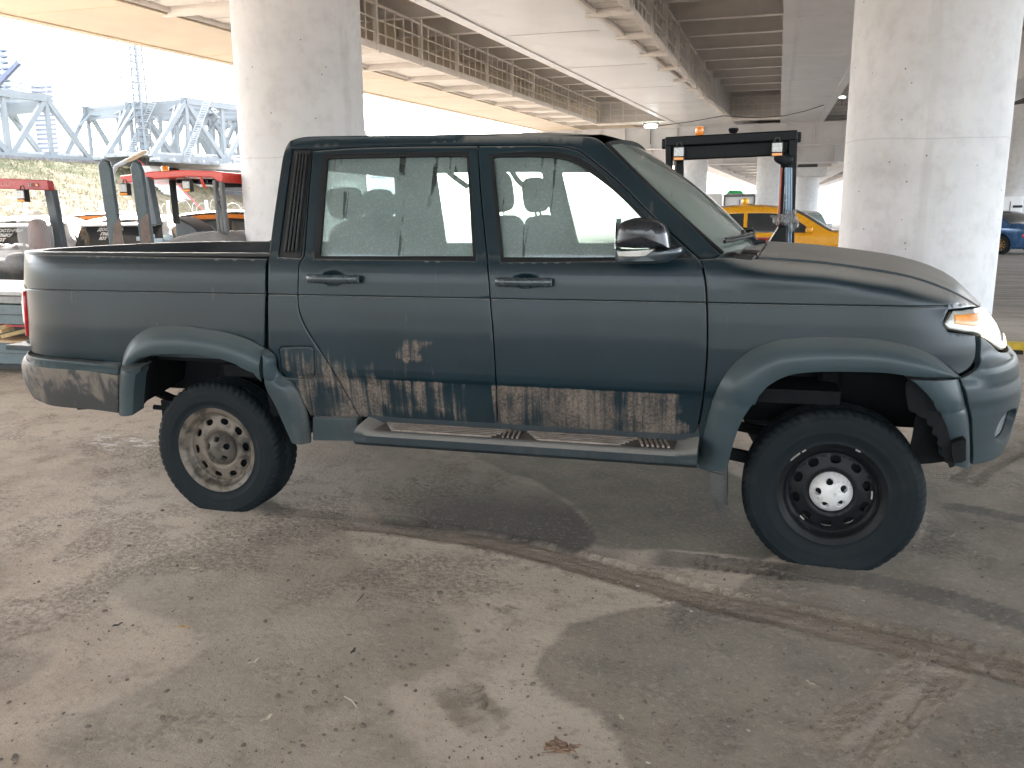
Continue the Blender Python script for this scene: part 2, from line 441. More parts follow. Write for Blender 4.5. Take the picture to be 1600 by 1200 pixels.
def flare(name, o_px, i_px, mat, parent, h=.055, n=None, lip=.01, endcap=True):
    """bulging arch lip between an outer and an inner traced edge"""
    co = catmull(o_px, False, 3.); ci = catmull(i_px, False, 3.)
    def res(c, k):
        d = np.concatenate([[0], np.cumsum(np.linalg.norm(np.diff(c, axis=0), axis=1))]); t = np.linspace(0, d[-1], k)
        return np.stack([np.interp(t, d, c[:, 0]), np.interp(t, d, c[:, 1])], 1)
    n = n or 40; A = to_az(res(co, n)); B = to_az(res(ci, n), h*.9)
    def smo(Q, r=2):
        for _ in range(r): Q = np.concatenate([Q[:1], (Q[:-2]+Q[1:-1]*2+Q[2:])/4, Q[-1:]])
        return Q
    A = smo(A, 1); B = smo(B, 4)
    prof = [(0, -.004), (0, lip), (.02, lip+.004), (.12, h*.42), (.28, h*.74), (.45, h*.93), (.62, h), (.8, h*.98), (.93, h*.92), (1.0, h*.84), (1.0, h*.84-.012), (1.0, -.05)]
    G = []
    for s, q in prof:
        M = A*(1-s)+B*s; G.append(surf(M[:, 0], M[:, 1])+surfn(M[:, 0], M[:, 1])*q)
    G = np.stack(G, 1); mb = MB(); mb.grid(G)
    nn = G.shape[0]; m_ = G.shape[1]
    if endcap:
        mb.f.append(tuple(range(m_))[::-1]); mb.mi.append(0); mb.f.append(tuple((nn-1)*m_+k for k in range(m_))); mb.mi.append(0)
    ob = mb.build(name, mat, parent, sharp=50)
    # outward normals
    me = ob.data; c = me.polygons[m_//2]; a = A[0]
    if Vector(c.normal).dot(Vector(surfn(a[0], a[1]))) < 0: me.flip_normals()
    MIR.append(ob); return ob
# ------------------------------------------------------------------ overpass
KX, SB = 0.0338, 0.02205
def BF(xr, yr, h): return (CPOS[0]+xr+KX*yr, CPOS[1]+yr, CPOS[2]+h+SB*yr)
def steel(name, base, var=.16, warm=(.42, .33, .25), rough=.55):
    t = Mt(name, base, rough); n = t.noise(.7, 5, .6); st = t.noise(1.0, 5, .65, sx=.5, sy=.12, sz=.5); f = t.noise(14, 4, .6)
    c = t.mix(n.ss(.3, .7), tuple(q*(1-var) for q in base), base); c = t.mix((st*.6+f*.4).ss(.52, .72)*.30, c, warm)
    t.set('Base Color', c); t.set('Roughness', (n*.25+rough-.12)); t.bump(n*.8+f*.1, .25, .02); return t.m
WS = steel('white_girder_paint', (.72, .715, .715), rough=.34); RS = steel('rib_paint', (.80, .76, .72), rough=.6); GS = steel('gangway_paint', (.84, .79, .73), rough=.6); DK = steel('deck_underside', (.74, .71, .68), rough=.7)
TAN = steel('cream_girder_paint', (.66, .55, .40), rough=.5)
BR = empty('overpass', (0, 0, 0), label='pale steel road overpass on box girders overhead, with hanging inspection gangways', cat='overpass')
def box_girder(L, R, y0, y1, h0, h1, mat, nm='box_girder', seam=6.0):
    """L, R: (xr at 0, slope) of the bottom flange edges"""
    m_ = MB(); ys = np.arange(y0, y1+.01, seam)
    if ys[-1] < y1: ys = np.append(ys, y1)
    G = []
    for k, y in enumerate(ys):
        a = L[0]+L[1]*y; b = R[0]+R[1]*y
        for yy, e in ((y+.012, 0), ): G.append([BF(a-.35, yy, h1), BF(a-.35, yy, h1-.02), BF(a, yy, h0+.04), BF(a, yy, h0), BF(b, yy, h0), BF(b, yy, h0+.04), BF(b+.05, yy, h1)])
    m_.grid(np.array(G), flip=True)
    for k in (0, -1):
        g = G[k]; m_.add(g, [tuple(range(7)) if k else tuple(range(7))[::-1]])
    for s, X in ((-1, L), (1, R)):            # flange lips
        for k in range(len(ys)-1):
            m_.bar(BF(X[0]+X[1]*ys[k]+s*.06, ys[k], h0-.015), BF(X[0]+X[1]*ys[k+1]+s*.06, ys[k+1], h0-.015), .30, .03)
    for y in ys[1:-1]: m_.bar(BF(L[0]+L[1]*y+.1, y, h0-.004), BF(R[0]+R[1]*y-.1, y, h0-.004), .03, .008)
    return m_.build(nm, mat, BR, smooth=False)
GA = ((-17.05, .0490), (-13.68, .0285)); GB = ((-7.95, .0391), (-5.38, .0486)); GD = ((.11, 0.0008), (2.12, .0004)); GE = ((8.6, 0), (11.0, 0))
box_girder(*GA, -20, 92, 4.0, 6.1, TAN); box_girder(*GB, -20, 92, 4.0, 6.1, WS); box_girder(*GD, -20, 92, 4.0, 6.1, WS); box_girder(*GE, -20, 92, 4.0, 6.1, WS)
dk = MB()
for (x0, x1) in ((-18.0, 19.0),):  # rear and right ends lie out of view, sized to hold back light
    dk.add([BF(x0, -20.5, 6.1), BF(x1, -20.5, 6.1), BF(x1+2.5, 93, 6.1), BF(x0+4.4, 93, 6.1)], [(0, 1, 2, 3)]); dk.add([BF(x0, -20.5, 6.5), BF(x1, -20.5, 6.5), BF(x1+2.5, 93, 6.5), BF(x0+4.4, 93, 6.5)], [(3, 2, 1, 0)])
    dk.bar(BF(x0, -20.5, 6.3), BF(x0+4.4, 93, 6.3), .3, .6); dk.bar(BF(x1, -20.5, 6.3), BF(x1+2.5, 93, 6.3), .3, .6)
dk.build('deck', DK, BR, smooth=False)
def ribs(R1, L2, y0, y1, step=2.9, h=5.38):
    y = y0
    while y < y1:
        a = R1[0]+R1[1]*y; b = L2[0]+L2[1]*y; m_ = MB()
        m_.bar(BF(a, y, (h+6.1)/2+.02), BF(b, y, (h+6.1)/2+.02), .02, 6.1-h-.03); m_.bar(BF(a, y, h+.012), BF(b, y, h+.012), .26, .024)
        n = 5
        for q in (1, 2): 
            xx = b-.18*q; m_.bar(BF(xx, y-.016, h+.05), BF(xx, y-.016, 6.05), .03, .02, up=(1, 0, 0))
        m_.build('cross_beam', RS, BR, smooth=False); y += step
ribs(GB[1], GD[0], 14.5, 90); ribs(GA[1], GB[0], 14.2, 90); ribs(GD[1], GE[0], 17.4, 90)
def gangway(R1, X, y0, y1, step=3.0, h=4.08, top=5.25, ribh=5.9):
    fl_ = MB(); rl = MB(); y = y0; x0, sl_ = X
    while y < y1:
        a = R1[0]+R1[1]*y; b = x0+sl_*y
        fl_.bar(BF(a+.05, y, h-.02), BF(b+.12, y, h-.02), .14, .22)                              # bracket channel
        for k in range(5):
            q = y+.30+k*.54; aa = R1[0]+R1[1]*q; b2 = x0+sl_*q
            if q < y1: fl_.bar(BF(aa+.32, q+.1, h+.06), BF(b2-.04, q+.1, h+.06), .44, .05)
        rl.bar(BF(b, y, h-.05), BF(b, y, ribh), .12, .12, up=(0, 1, 0))
        for k in range(1, 5):
            q = y+k*step/5; rl.bar(BF(x0+sl_*q, q, h+.1), BF(x0+sl_*q, q, top), .035, .045, up=(0, 1, 0))
        y += step
    for hh, w in ((h+.10, .10), (h+.42, .03), (h+.78, .03), (top, .06)):
        rl.bar(BF(x0+sl_*y0, y0, hh), BF(x0+sl_*y1, y1, hh), .05, w)
    fl_.bar(BF(R1[0]+R1[1]*y0+.24, y0, h+.02), BF(R1[0]+R1[1]*y1+.24, y1, h+.02), .10, .16); fl_.bar(BF(x0+sl_*y0, y0, h-.0), BF(x0+sl_*y1, y1, h-.0), .10, .12)
    f = fl_.build('gangway', GS, BR, smooth=False); rl.build('gangway_railing', GS, f, smooth=False)
gangway(GA[1], (-11.45, .0215), 14.0, 51.5); gangway(GB[1], (-3.50, .0060), 14.0, 51.5, h=4.03)
# end screens with a railing and a round opening
for (xa, xb) in ((-3.2, .1), (-10.4, -5.9)):
    es = MB(); es.box(BF((xa+xb)/2, 51.9, 4.75), (xb-xa, .05, 1.25)); es.build('end_diaphragm', DK, BR, smooth=False); er = MB()
    for hh in (4.15, 4.5, 4.85, 5.25): er.bar(BF(xa, 51.2, hh), BF(xb, 51.2, hh), .05, .05)
    for x in np.linspace(xa, xb, 7): er.bar(BF(x, 51.2, 4.1), BF(x, 51.2, 5.25), .05, .05, up=(0, 1, 0))
    er.bar(BF(xa, 51.0, 4.03), BF(xb, 51.0, 4.03), .7, .08); er.build('end_railing', GS, BR, smooth=False)
ro_ = MB(); rc = BF(-1.7, 51.82, 4.75)
ro_.tube([(rc[0]+.38*math.cos(a), rc[1], rc[2]+.38*math.sin(a)) for a in np.linspace(0, 2*math.pi, 21)], .05, 6); ro_.build('manhole_ring', RS, BR)
# pier head under the far end: transverse plate girders with stiffeners
PH = empty('pier_head_girder', BF(0, 55, 0)[:2]+(0,), label='pale plate girder with riveted stiffeners crossing beyond the end of the overhead span', cat='girder')
def cross_girder(y0, x0, x1, h0, h1, nm, parent, t=.06, st=1.6, dy=0, dh=0):
    m_ = MB(); P = lambda x, h: Vector(BF(x, y0+dy*(x-x0)/(x1-x0), h+dh*(x-x0)/(x1-x0)))
    o = Vector(parent.location) if parent else Vector((0, 0, 0)); P2 = lambda x, h: P(x, h)-o
    m_.bar(P2(x0, (h0+h1)/2), P2(x1, (h0+h1)/2), t, h1-h0-.06); m_.bar(P2(x0, h0), P2(x1, h0), .55, .05); m_.bar(P2(x0, h1), P2(x1, h1), .55, .05)
    x = x0+.3
    while x < x1:
        a = P2(x, h0+.03); b = P2(x, h1-.03); m_.bar(a+Vector((0, -.14, 0)), b+Vector((0, -.14, 0)), .03, .22, up=(0, 1, 0)); 
        for q in range(3):
            for w in (0, 1): m_.box(tuple(a+(b-a)*(.25+.22*q)+Vector((st*.45+.16*w, -.05, 0))), (.07, .04, .07))
        x += st
    return m_.build(nm, WS, parent, smooth=False)
cross_girder(54.5, -16, 16, 2.72, 3.97, 'plate_girder', PH); cross_girder(60.5, -16, 20, 1.9, 3.2, 'plate_girder', PH, st=2.4)
CONC = None
def conc():
    t = Mt('whitewashed_concrete', (.6, .6, .6), .75); n = t.noise(.55, 5, .6); n2 = t.noise(5, 6, .65); sp_ = t.vor(9, t.vec()).ss(.10, .05); vs = t.noise(40, 2, .5)
    hole = sp_*t.noise(2.3, 2, .5, sx=3).ss(.50, .56)
    bd_ = (t.z*.42+.10*t.noise(.5, 2, .5)).fract(); seam = bd_.lt(.006)
    c = t.mix(n.ss(.32, .68), (.62, .63, .65), (.73, .74, .755)); c = t.mix(n2.ss(.42, .75)*.4, c, (.44, .43, .43)); c = t.mix(t.noise(1.0, 4, .6, sx=2.2, sy=2.2, sz=.25).ss(.55, .72)*.3, c, (.37, .36, .35))
    c = t.mix(hole, c, (.13, .12, .11)); c = t.mix(seam*.28, c, (.34, .33, .33)); t.set('Base Color', c); t.bump(n2*.5+vs*.1-hole*1.5-seam*.6, .35, .01); return t.m
CONC = conc()
def column(xr, yr, top, R=.85, lab='', grp='round overpass columns', cap=None, z0=-.3):
    x, y = CPOS[0]+xr, CPOS[1]+yr; m_ = MB(); hs = np.linspace(z0, top, 14)
    m_.lathe([(0, z0)]+[(R, z) for z in hs]+[(0, top)], axis='z', seg=64); e = empty('bridge_column', (x, y, 0), label=lab, cat='column', group=grp)
    m_.build('shaft', CONC, e, sharp=50)
    c = MB(); c.box((0, 0, top+.12), (R*1.5, R*1.5, .24)); c.build('bearing', DARKS, e, bevel=.02)
    if cap:
        c = MB(); c.box((0, 0, top-.30), (R*2.9, R*2.6, .62)); c.build('column_cap', CONC, e, bevel=.03)
    return e
DARKS = simple('dark_bearing_steel', (.06, .06, .06), .7)
column(1.95, 10.85, 5.5, lab='thick whitewashed round concrete column right behind the pickup bonnet')
column(-5.95, 10.85, 5.5, lab='thick whitewashed round concrete column behind the pickup cab, beside the load bed')
def far_col(px, yr, h, lab, R=.85, cap=None):
    r = ray(px, 300); column(float(r[0]/r[1])*yr, yr, CPOS[2]+h+SB*yr-.24, R, lab, cap=cap)
far_col(1082, 53.5, 2.5, 'distant white round column seen through the black guard frame, left one'); far_col(1204, 53.5, 2.5, 'distant white round column just left of the right post of the black guard frame')
far_col(1259, 64, 1.85, 'distant white column with a square cap between the black guard frame and the near column', cap=True)
far_col(1606, 43, 3.8, 'white round column at the right edge beyond the blue car', R=1.05)
# a second viaduct beyond, crossing low to the right
V2 = empty('far_viaduct', (CPOS[0]+8, CPOS[1]+80, 0), label='low pale ribbed viaduct far beyond the columns', cat='viaduct')
v2 = MB(); ov = Vector(V2.location)
def P3(px, py, yr): return Vector(tuple(U(px, py, Y=CPOS[1]+yr)))-ov
v2.bar(P3(1090, 248, 66), P3(1215, 302, 120), 1.2, .9); v2.bar(P3(1150, 236, 66), P3(1225, 296, 120), 1.2, .9); v2.bar(P3(1340, 240, 66), P3(1236, 300, 120), 1.0, .9); v2.bar(P3(1420, 235, 66), P3(1245, 298, 120), 1.0, .9)
for k in range(16):
    s = k/16.; y = 66+54*s; a = P3(1090, 248, 66)*(1-s)+P3(1215, 302, 120)*s; b = P3(1430, 236, 66)*(1-s)+P3(1250, 298, 120)*s; v2.bar(a+Vector((0, 0, .1)), b+Vector((0, 0, .1)), .35, .5)
v2.add([P3(1075, 240, 66)+Vector((0, 0, .6)), P3(1450, 228, 66)+Vector((0, 0, .6)), P3(1262, 296, 120)+Vector((0, 0, .6)), P3(1205, 300, 120)+Vector((0, 0, .6))], [(0, 1, 2, 3)])
v2.build('viaduct_ribs', WS, V2, smooth=False)
# lamp fixed under the pier head, with cable
LP = empty('work_lamp', BF(0, 50, 0), label='lit white work lamp hanging under the far end of the overpass', cat='lamp')
lp_ = np.array(U(1017, 197, Y=CPOS[1]+50))
lm_ = MB(); lm_.blob((0, 0, 0), (.75, .3, .22), .7); e_ = Mt('lamp_glow', (1, 1, 1), .5); e_.b.inputs['Emission Color'].default_value = (.85, 1, .97, 1); e_.b.inputs['Emission Strength'].default_value = 2
o_ = lm_.build('lamp_lens', e_.m, LP); LP.location = tuple(lp_); lk = MB(); lk.tube([(0, 0, -.1), (0, 0, -1.0)], .03, 6); lk.box((0, .1, .16), (.85, .25, .08)); lk.build('lamp_bracket', DARKS, LP)
LP2 = copy_tree(LP); LP2.location = tuple(U(1316, 152, Y=CPOS[1]+45)); LP2['label'] = 'small lit lamp at the upper left edge of the near right column'; LP['group'] = LP2['group'] = 'work lamps under the overpass'; LP2.scale = (.4, .4, .4)
cb = MB(); pts = [U(x, y, Y=CPOS[1]+44) for x, y in ((1316,152),(1290,163),(1260,173),(1225,181),(1180,184),(1130,181),(1080,190),(1050,194),(1020,198))]; cb.tube([tuple(p) for p in pts], .02, 5)
tag(cb.build('cable', DARKS), 'thin dark cable slung between the lamps beneath the overpass', 'cable')
# ------------------------------------------------------------------ ground: one sheet, fine near the camera
def graded(lo, hi, fine0, fine1, d, g=1.16):
    a = list(np.arange(fine0, fine1, d)); s = d; x = fine1
    while x < hi: a.append(x); s *= g; x += s
    a.append(hi); s = d; x = fine0-d
    while x > lo: a.insert(0, x); s *= g; x -= s
    a.insert(0, lo); return np.array(a)
gx = graded(-420, 420, -3.0, 6.2, .022); gy = graded(-60, 620, -3.3, 1.3, .022)
GX, GY = np.meshgrid(gx, gy, indexing='ij'); ng = np.random.RandomState(3)
def vnoise(x, y, s, seed):
    r = np.random.RandomState(seed); T_ = r.rand(64, 64); u = x/s; v = y/s; i = np.floor(u).astype(int); j = np.floor(v).astype(int); fu = u-i; fv = v-j
    fu = fu*fu*(3-2*fu); fv = fv*fv*(3-2*fv); g = lambda a, b: T_[a % 64, b % 64]
    return (g(i, j)*(1-fu)+g(i+1, j)*fu)*(1-fv)+(g(i, j+1)*(1-fu)+g(i+1, j+1)*fu)*fv-.5
near = np.exp(-np.maximum(0, np.hypot(GX-1.8, GY+1)-5)/6)
Zg = (vnoise(GX, GY, 1.1, 1)*.010+vnoise(GX, GY, .37, 2)*.006+vnoise(GX, GY, .12, 3)*.0035+vnoise(GX, GY, .05, 4)*.002)*near
lump = np.clip(vnoise(GX, GY, .9, 9)+vnoise(GX, GY, .31, 10)*.6-.12, 0, 1); Zg += lump*(vnoise(GX, GY, .045, 5)*.014+.004)*near
def gpoly(L, step=10): return np.array([U(p[0], p[1], z=0)[:2] for p in catmull(L, True, step)])
def sdf(loop):
    P = np.stack([GX.ravel(), GY.ravel()], 1); m0 = (P[:, 0] > loop[:, 0].min()-.3) & (P[:, 0] < loop[:, 0].max()+.3) & (P[:, 1] > loop[:, 1].min()-.3) & (P[:, 1] < loop[:, 1].max()+.3)
    out = np.full(len(P), 9.); Q = P[m0]; d = np.empty(len(Q))
    for k in range(0, len(Q), 20000): d[k:k+20000] = dist(Q[k:k+20000], loop)*np.where(pip(Q[k:k+20000], loop), -1, 1)
    out[m0] = d; return out.reshape(GX.shape)
wob = vnoise(GX, GY, .18, 21)*.05+vnoise(GX, GY, .06, 22)*.02
damp = np.zeros_like(GX)  # damp patches, plus painted shade under the truck
D1 = gpoly([(1010,950),(930,965),(870,990),(842,1025),(845,1065),(880,1090),(940,1120),(975,1165),(1010,1230),(1700,1260),(1750,1100),(1600,1066),(1400,1020),(1230,972),(1120,945)])
D2 = gpoly([(535,800),(540,840),(570,880),(620,915),(680,945),(705,990),(700,1025),(660,1060),(610,1075),(625,1130),(640,1230),(300,1230),(60,1160),(220,1080),(330,1000),(200,950),(180,900),(300,860),(420,830)])
D3 = gpoly([(560,760),(640,735),(740,735),(860,768),(915,812),(928,840),(905,862),(850,850),(780,838),(700,825),(600,815)])
D4_SHADE = gpoly([(740,700),(1090,715),(1180,760),(1240,800),(1210,870),(1100,862),(930,850),(915,810),(860,765)]); D5 = gpoly([(1440,700),(1700,700),(1750,1050),(1600,1056),(1330,985),(1150,935),(1230,880),(1440,850)])  # first outline: shade under the truck, painted into the ground colour
D6 = gpoly([(-200,1010),(60,1013),(95,1020),(70,1045),(20,1075),(-150,1110)])
for D, v in ((D1, .70), (D2, .38), (D5, .66), (D4_SHADE, .90)):
    s = sdf(D)+wob; damp = np.maximum(damp, v*(1-sstep(s, -.012, .012 if v > .45 else .02)))
s3 = sdf(D3)+wob*.5; oil_shade = (1-sstep(s3, -.01, .01))*(1-.8*sstep(GY, U(740, 800, z=0)[1], U(740, 742, z=0)[1]))*(.25+.75*sstep(GX, U(560, 800, z=0)[0], U(740, 800, z=0)[0])); s6 = sdf(D6)+wob; pit = (1-sstep(s6, -.02, .02)); Zg -= pit*.008  # D3: oil stain that also carries painted shade from under the truck
def track(L, w0, w1, depth, step=6):
    P = np.array([U(p[0], p[1], z=0)[:2] for p in catmull(L, False, step)]); Q = np.stack([GX.ravel(), GY.ravel()], 1)
    m0 = (Q[:, 0] > P[:, 0].min()-.5) & (Q[:, 0] < P[:, 0].max()+.5) & (Q[:, 1] > P[:, 1].min()-.5) & (Q[:, 1] < P[:, 1].max()+.5); R_ = Q[m0]; best = np.full(len(R_), 9.); sg = np.zeros(len(R_)); al = np.zeros(len(R_)); acc = 0
    for i in range(len(P)-1):
        d = P[i+1]-P[i]; l = np.linalg.norm(d); d = d/l; n = np.array([-d[1], d[0]]); v = R_-P[i]; t = np.clip(v@d, 0, l); q = np.linalg.norm(v-t[:, None]*d, axis=1); u = q < best
        best[u] = q[u]; sg[u] = np.sign((v@n))[u]; al[u] = (acc+t)[u]; acc += l
    o1 = np.full(len(Q), 9.); o2 = np.zeros(len(Q)); o1[m0] = best*sg; o2[m0] = al; return o1.reshape(GX.shape), o2.reshape(GX.shape), acc
rut = np.zeros_like(GX); ridge = np.zeros_like(GX)
# long brown rut running from the rear wheel out to the right edge
o, al, L_ = track([(395,800),(520,812),(640,828),(760,846),(880,872),(1000,905),(1120,938),(1250,968),(1380,1000),(1500,1028),(1640,1062),(1800,1100)], 0, 0, 0)
wv = .095; inn = (np.abs(o) < wv)*(al > .05); prof = np.cos(np.clip(o/wv, -1, 1)*math.pi*3.5); fade = sstep(al, .2, 1.0)
Zg += inn*(-.010+.005*prof)*fade+np.exp(-((np.abs(o)-wv-.015)/.018)**2)*.010*fade*(al > 0)*(al < L_-.01)*(np.abs(o) < .3); rut = np.maximum(rut, inn*fade*(.65+.35*prof))
ridge = np.maximum(ridge, np.exp(-((o+.02)/.008)**2)*fade*inn)
dark = np.zeros_like(GX)
for L, wv, dk_, tread in (([(1000,866),(1120,880),(1240,893),(1340,905),(1450,930),(1560,960),(1700,1005)], .085, .75, 2), ([(400,796),(520,806),(700,825),(900,855),(1000,868)], .06, .5, 0), ([(1455,788),(1530,798),(1600,812),(1700,830)], .06, .8, 0), ([(1050,868),(1150,884),(1260,898)], .07, 0, 1), ([(1290,1190),(1380,1120),(1450,1060),(1500,1010)], .11, -.5, 1), ([(1500,760),(1540,730),(1600,700),(1650,680)], .08, .3, 1), ([(700,1060),(740,1110),(790,1150)], .08, .3, 1), ([(120,780),(320,790)], .08, -.3, 0)):
    o, al, L_ = track(L, 0, 0, 0); inn = (np.abs(o) < wv)*1.; e = sstep(al, 0, .12)*(1-sstep(al, L_-.12, L_)); inn = inn*e
    if tread: Zg += inn*((.0035 if tread == 1 else .0014)*np.sign(np.sin(al*2*math.pi/.045+np.abs(o)*30)))*(np.abs(o) > .02)
    if dk_ > 0: dark = np.maximum(dark, inn*dk_*(.8+.4*vnoise(GX, GY, .1, 33)))
    elif dk_ < 0: damp = damp*(1-inn*(-dk_)); ridge = np.maximum(ridge, inn*.25)
crumb = np.clip(vnoise(GX, GY, .5, 41)*1.3+vnoise(GX, GY, .16, 42)*.9+vnoise(GX, GY, .06, 43)*.5+.0, 0, 1)
gv = np.stack([GX.ravel(), GY.ravel(), Zg.ravel()], 1); nx, ny = GX.shape
I = np.arange(nx*ny).reshape(nx, ny); gf = np.stack([I[:-1, :-1], I[1:, :-1], I[1:, 1:], I[:-1, 1:]], -1).reshape(-1, 4)
me = bpy.data.meshes.new('ground'); me.vertices.add(len(gv)); me.vertices.foreach_set('co', gv.ravel()); me.loops.add(gf.size); me.loops.foreach_set('vertex_index', gf.ravel().astype(np.int32))
me.polygons.add(len(gf)); me.polygons.foreach_set('loop_start', np.arange(0, gf.size, 4, dtype=np.int32)); me.polygons.foreach_set('use_smooth', np.ones(len(gf), bool)); me.update(); me.validate()
for nm, arr in (('damp', damp), ('oil_shade', oil_shade), ('rut', rut), ('ridge', ridge), ('dark', dark), ('pit', pit), ('crumb', crumb)):
    at_ = me.attributes.new(nm, 'FLOAT', 'POINT'); at_.data.foreach_set('value', arr.ravel().astype(np.float32))
g = Mt('dusty_ground', (.3, .27, .23), .95); big = g.noise(.55, 4, .55); md_ = g.noise(3.2, 6, .62); fi = g.noise(38, 5, .62); gr_ = g.noise(230, 3, .6); cl = g.noise(1.0, 6, .7, sx=7, sy=7); far = (g.y-3.0).ss(0, 9)
c = g.mix(md_.ss(.35, .68), (.335, .276, .218), (.440, .372, .302)); c = g.mix(big.ss(.38, .66), c, (.475, .410, .338)); c = g.mix(cl.ss(.52, .66)*.45, c, (.175, .142, .112))
c = g.mix(g.attr('crumb').ss(.15, .5)*(fi.ss(.4, .6))*.5, c, (.16, .128, .098))
cd_ = g.mix(md_.ss(.35, .65), (.125, .114, .088), (.180, .162, .126)); c = g.mix(g.attr('damp')*1.0, c, cd_); c = g.mix(g.attr('rut')*.85, c, g.mix(g.noise(1.0, 3, .6, sx=6, sy=60).ss(.35, .65), (.165, .132, .100), (.27, .22, .172))); c = g.mix(g.attr('dark')*.9, c, (.050, .047, .043)); c = g.mix(g.attr('oil_shade')*.95, c, (.040, .036, .034)); c = g.mix(g.attr('ridge')*.6, c, (.34, .30, .25)); c = g.mix(g.attr('pit')*.4, c, (.16, .135, .11))  # the damp and oil masks also darken the ground as under-truck shade
wht = g.noise(1.0, 4, .7, sx=5, sy=9).ss(.50, .62)*(((g.x+1.35).abs().ss(.55, .15))*((g.y-.15).abs().ss(.35, .1))); c = g.mix(wht*.8, c, (.72, .72, .72))
asp = g.mix(g.noise(.8, 5, .7, sx=.5, sy=3).ss(.42, .62), (.060, .055, .050), (.19, .165, .14)); c = g.mix(far*.8, c, asp)
c = g.mix(fi.ss(.54, .70)*.40, c, (.17, .14, .11)); c = g.mix(fi.ss(.46, .32)*.25, c, (.50, .44, .37)); c = g.mix(gr_.ss(.60, .70)*.4, c, (.10, .09, .08)); c = g.mix(gr_.ss(.38, .30)*.2, c, (.42, .38, .33)); sps = g.vor(26).ss(.10, .06)*g.noise(3, 2).ss(.52, .6); c = g.mix(sps*.6, c, (.075, .065, .055))
g.set('Base Color', c); g.set('Roughness', 1.0-(g.attr('damp')*.12+g.attr('oil_shade')*.15+g.attr('dark')*.1)); g.bump(fi*.5+gr_*.3+md_*.6+g.attr('crumb')*(fi)*1.6-sps*.5, 1.0, .018)
me.materials.append(g.m); go = bpy.data.objects.new('ground', me); COL.objects.link(go); tag(go, kind='structure')
# loose bits
def scatter(n, name, mat, lab, cat, smin, smax, seed, area):
    r = random.Random(seed); m_ = MB()
    for _ in range(n):
        px, py = r.uniform(area[0], area[2]), r.uniform(area[1], area[3]); p = U(px, py, z=0); s = r.uniform(smin, smax)*(1+r.random()**4*2)
        R_ = Matrix.Rotation(r.uniform(0, 6.3), 3, 'Z') @ Matrix.Rotation(r.uniform(-.5, .5), 3, 'X'); m_.blob((p[0], p[1], s*.15), (s*r.uniform(1, 1.8), s, s*.7), .8, 6, 4, R_)
    return tag(m_.build(name, mat, smooth=False), lab, cat, kind='stuff')
scatter(1300, 'dirt_crumbs', simple('dirt_crumb', (.13, .11, .09), .95), 'small crumbs of dried dirt over the dusty ground', 'dirt crumbs', .0025, .007, 5, (-100, 790, 1700, 1230))
scatter(110, 'pale_grit', simple('grit', (.33, .30, .26), .9), 'scattered pale grit and small stones on the ground', 'grit', .002, .0045, 6, (-100, 800, 1700, 1230))
def leaf(px, py, L, W_, rz, mat, lab, cat='leaf', nm='dry_leaf'):
    p = U(px, py, z=0.004); m_ = MB(); G = []
    for s in np.linspace(0, 1, 9):
        w = W_*math.sin(math.pi*min(1, s*.95+.03))**.7; G.append([(L*(s-.5), w*t_, .004+.006*abs(t_)+.006*s*s+.002*math.sin(9*s)) for t_ in (-.5, -.2, 0, .2, .5)])
    m_.grid(np.array(G)); o_ = m_.build(nm, mat); sd_ = o_.modifiers.new('s', 'SOLIDIFY'); sd_.thickness = .0012; o_.location = tuple(p); o_.rotation_euler = (0, 0, rz); return tag(o_, lab, cat)
LFP = simple('pale_dry_leaf', (.48, .42, .32), .7, scale=40); LFD = simple('dark_leaf', (.05, .045, .04), .8); LFY = simple('yellow_leaf', (.42, .27, .10), .7)
leaf(397, 1036, .042, .014, .9, LFP, 'small pale dry leaf on the damp ground left of centre'); leaf(417, 1125, .040, .014, 1.0, LFP, 'pale dry leaf nearest the lower left of the ground'); leaf(288, 982, .05, .016, .05, LFY, 'small yellow-brown leaf on the ground below the rear wheel')
leaf(184, 979, .036, .016, .7, LFD, 'small black leaf on the ground at the left'); leaf(302, 890, .045, .012, -.1, LFP, 'thin pale chip of bark below the rear wheel'); leaf(1266, 1070, .04, .010, -.9, LFP, 'thin pale leaf on the damp patch at the lower right'); leaf(971, 1124, .035, .010, -1.1, LFP, 'thin pale leaf at the edge of the damp patch'); leaf(552, 1020, .030, .012, 1.4, LFD, 'tiny brown leaf near the middle of the ground')
for (a, b, lab) in (((538,1088),(558,1106),'thin pale twig on the ground left of the tread marks'), ((558,940),(569,926),'short dark twig below the pickup cab')):
    m_ = MB(); p0, p1 = U(*a, z=.006), U(*b, z=.006); m_.tube([tuple(p0), tuple((p0+p1)/2+np.array([.004, .003, .003])), tuple(p1)], [.0018, .0022, .0012], 6); tag(m_.build('twig', LFP if 'pale' in lab else LFD), lab, 'twig')
p = U(873, 1172, z=.01); m_ = MB(); r_ = random.Random(4)
for k in range(16):
    q = Vector((r_.uniform(-.035, .035), r_.uniform(-.012, .012), r_.uniform(0, .018))); m_.tube([tuple(q), tuple(q+Vector((r_.uniform(-.03, .04), r_.uniform(-.015, .015), r_.uniform(0, .015)))), tuple(q+Vector((r_.uniform(-.04, .05), r_.uniform(-.02, .02), r_.uniform(-.004, .01))))], [.004, .005, .001], 5)
for k in range(6): m_.blob((r_.uniform(-.025, .015), r_.uniform(-.01, .01), .012), (.03, .016, .02), .8, 8, 6)
o_ = m_.build('crumpled_leaf', simple('brown_litter', (.16, .10, .065), .85, var=.5, scale=60)); o_.location = tuple(p); tag(o_, 'crumpled brown leaf and twigs at the bottom centre of the ground', 'leaf litter')
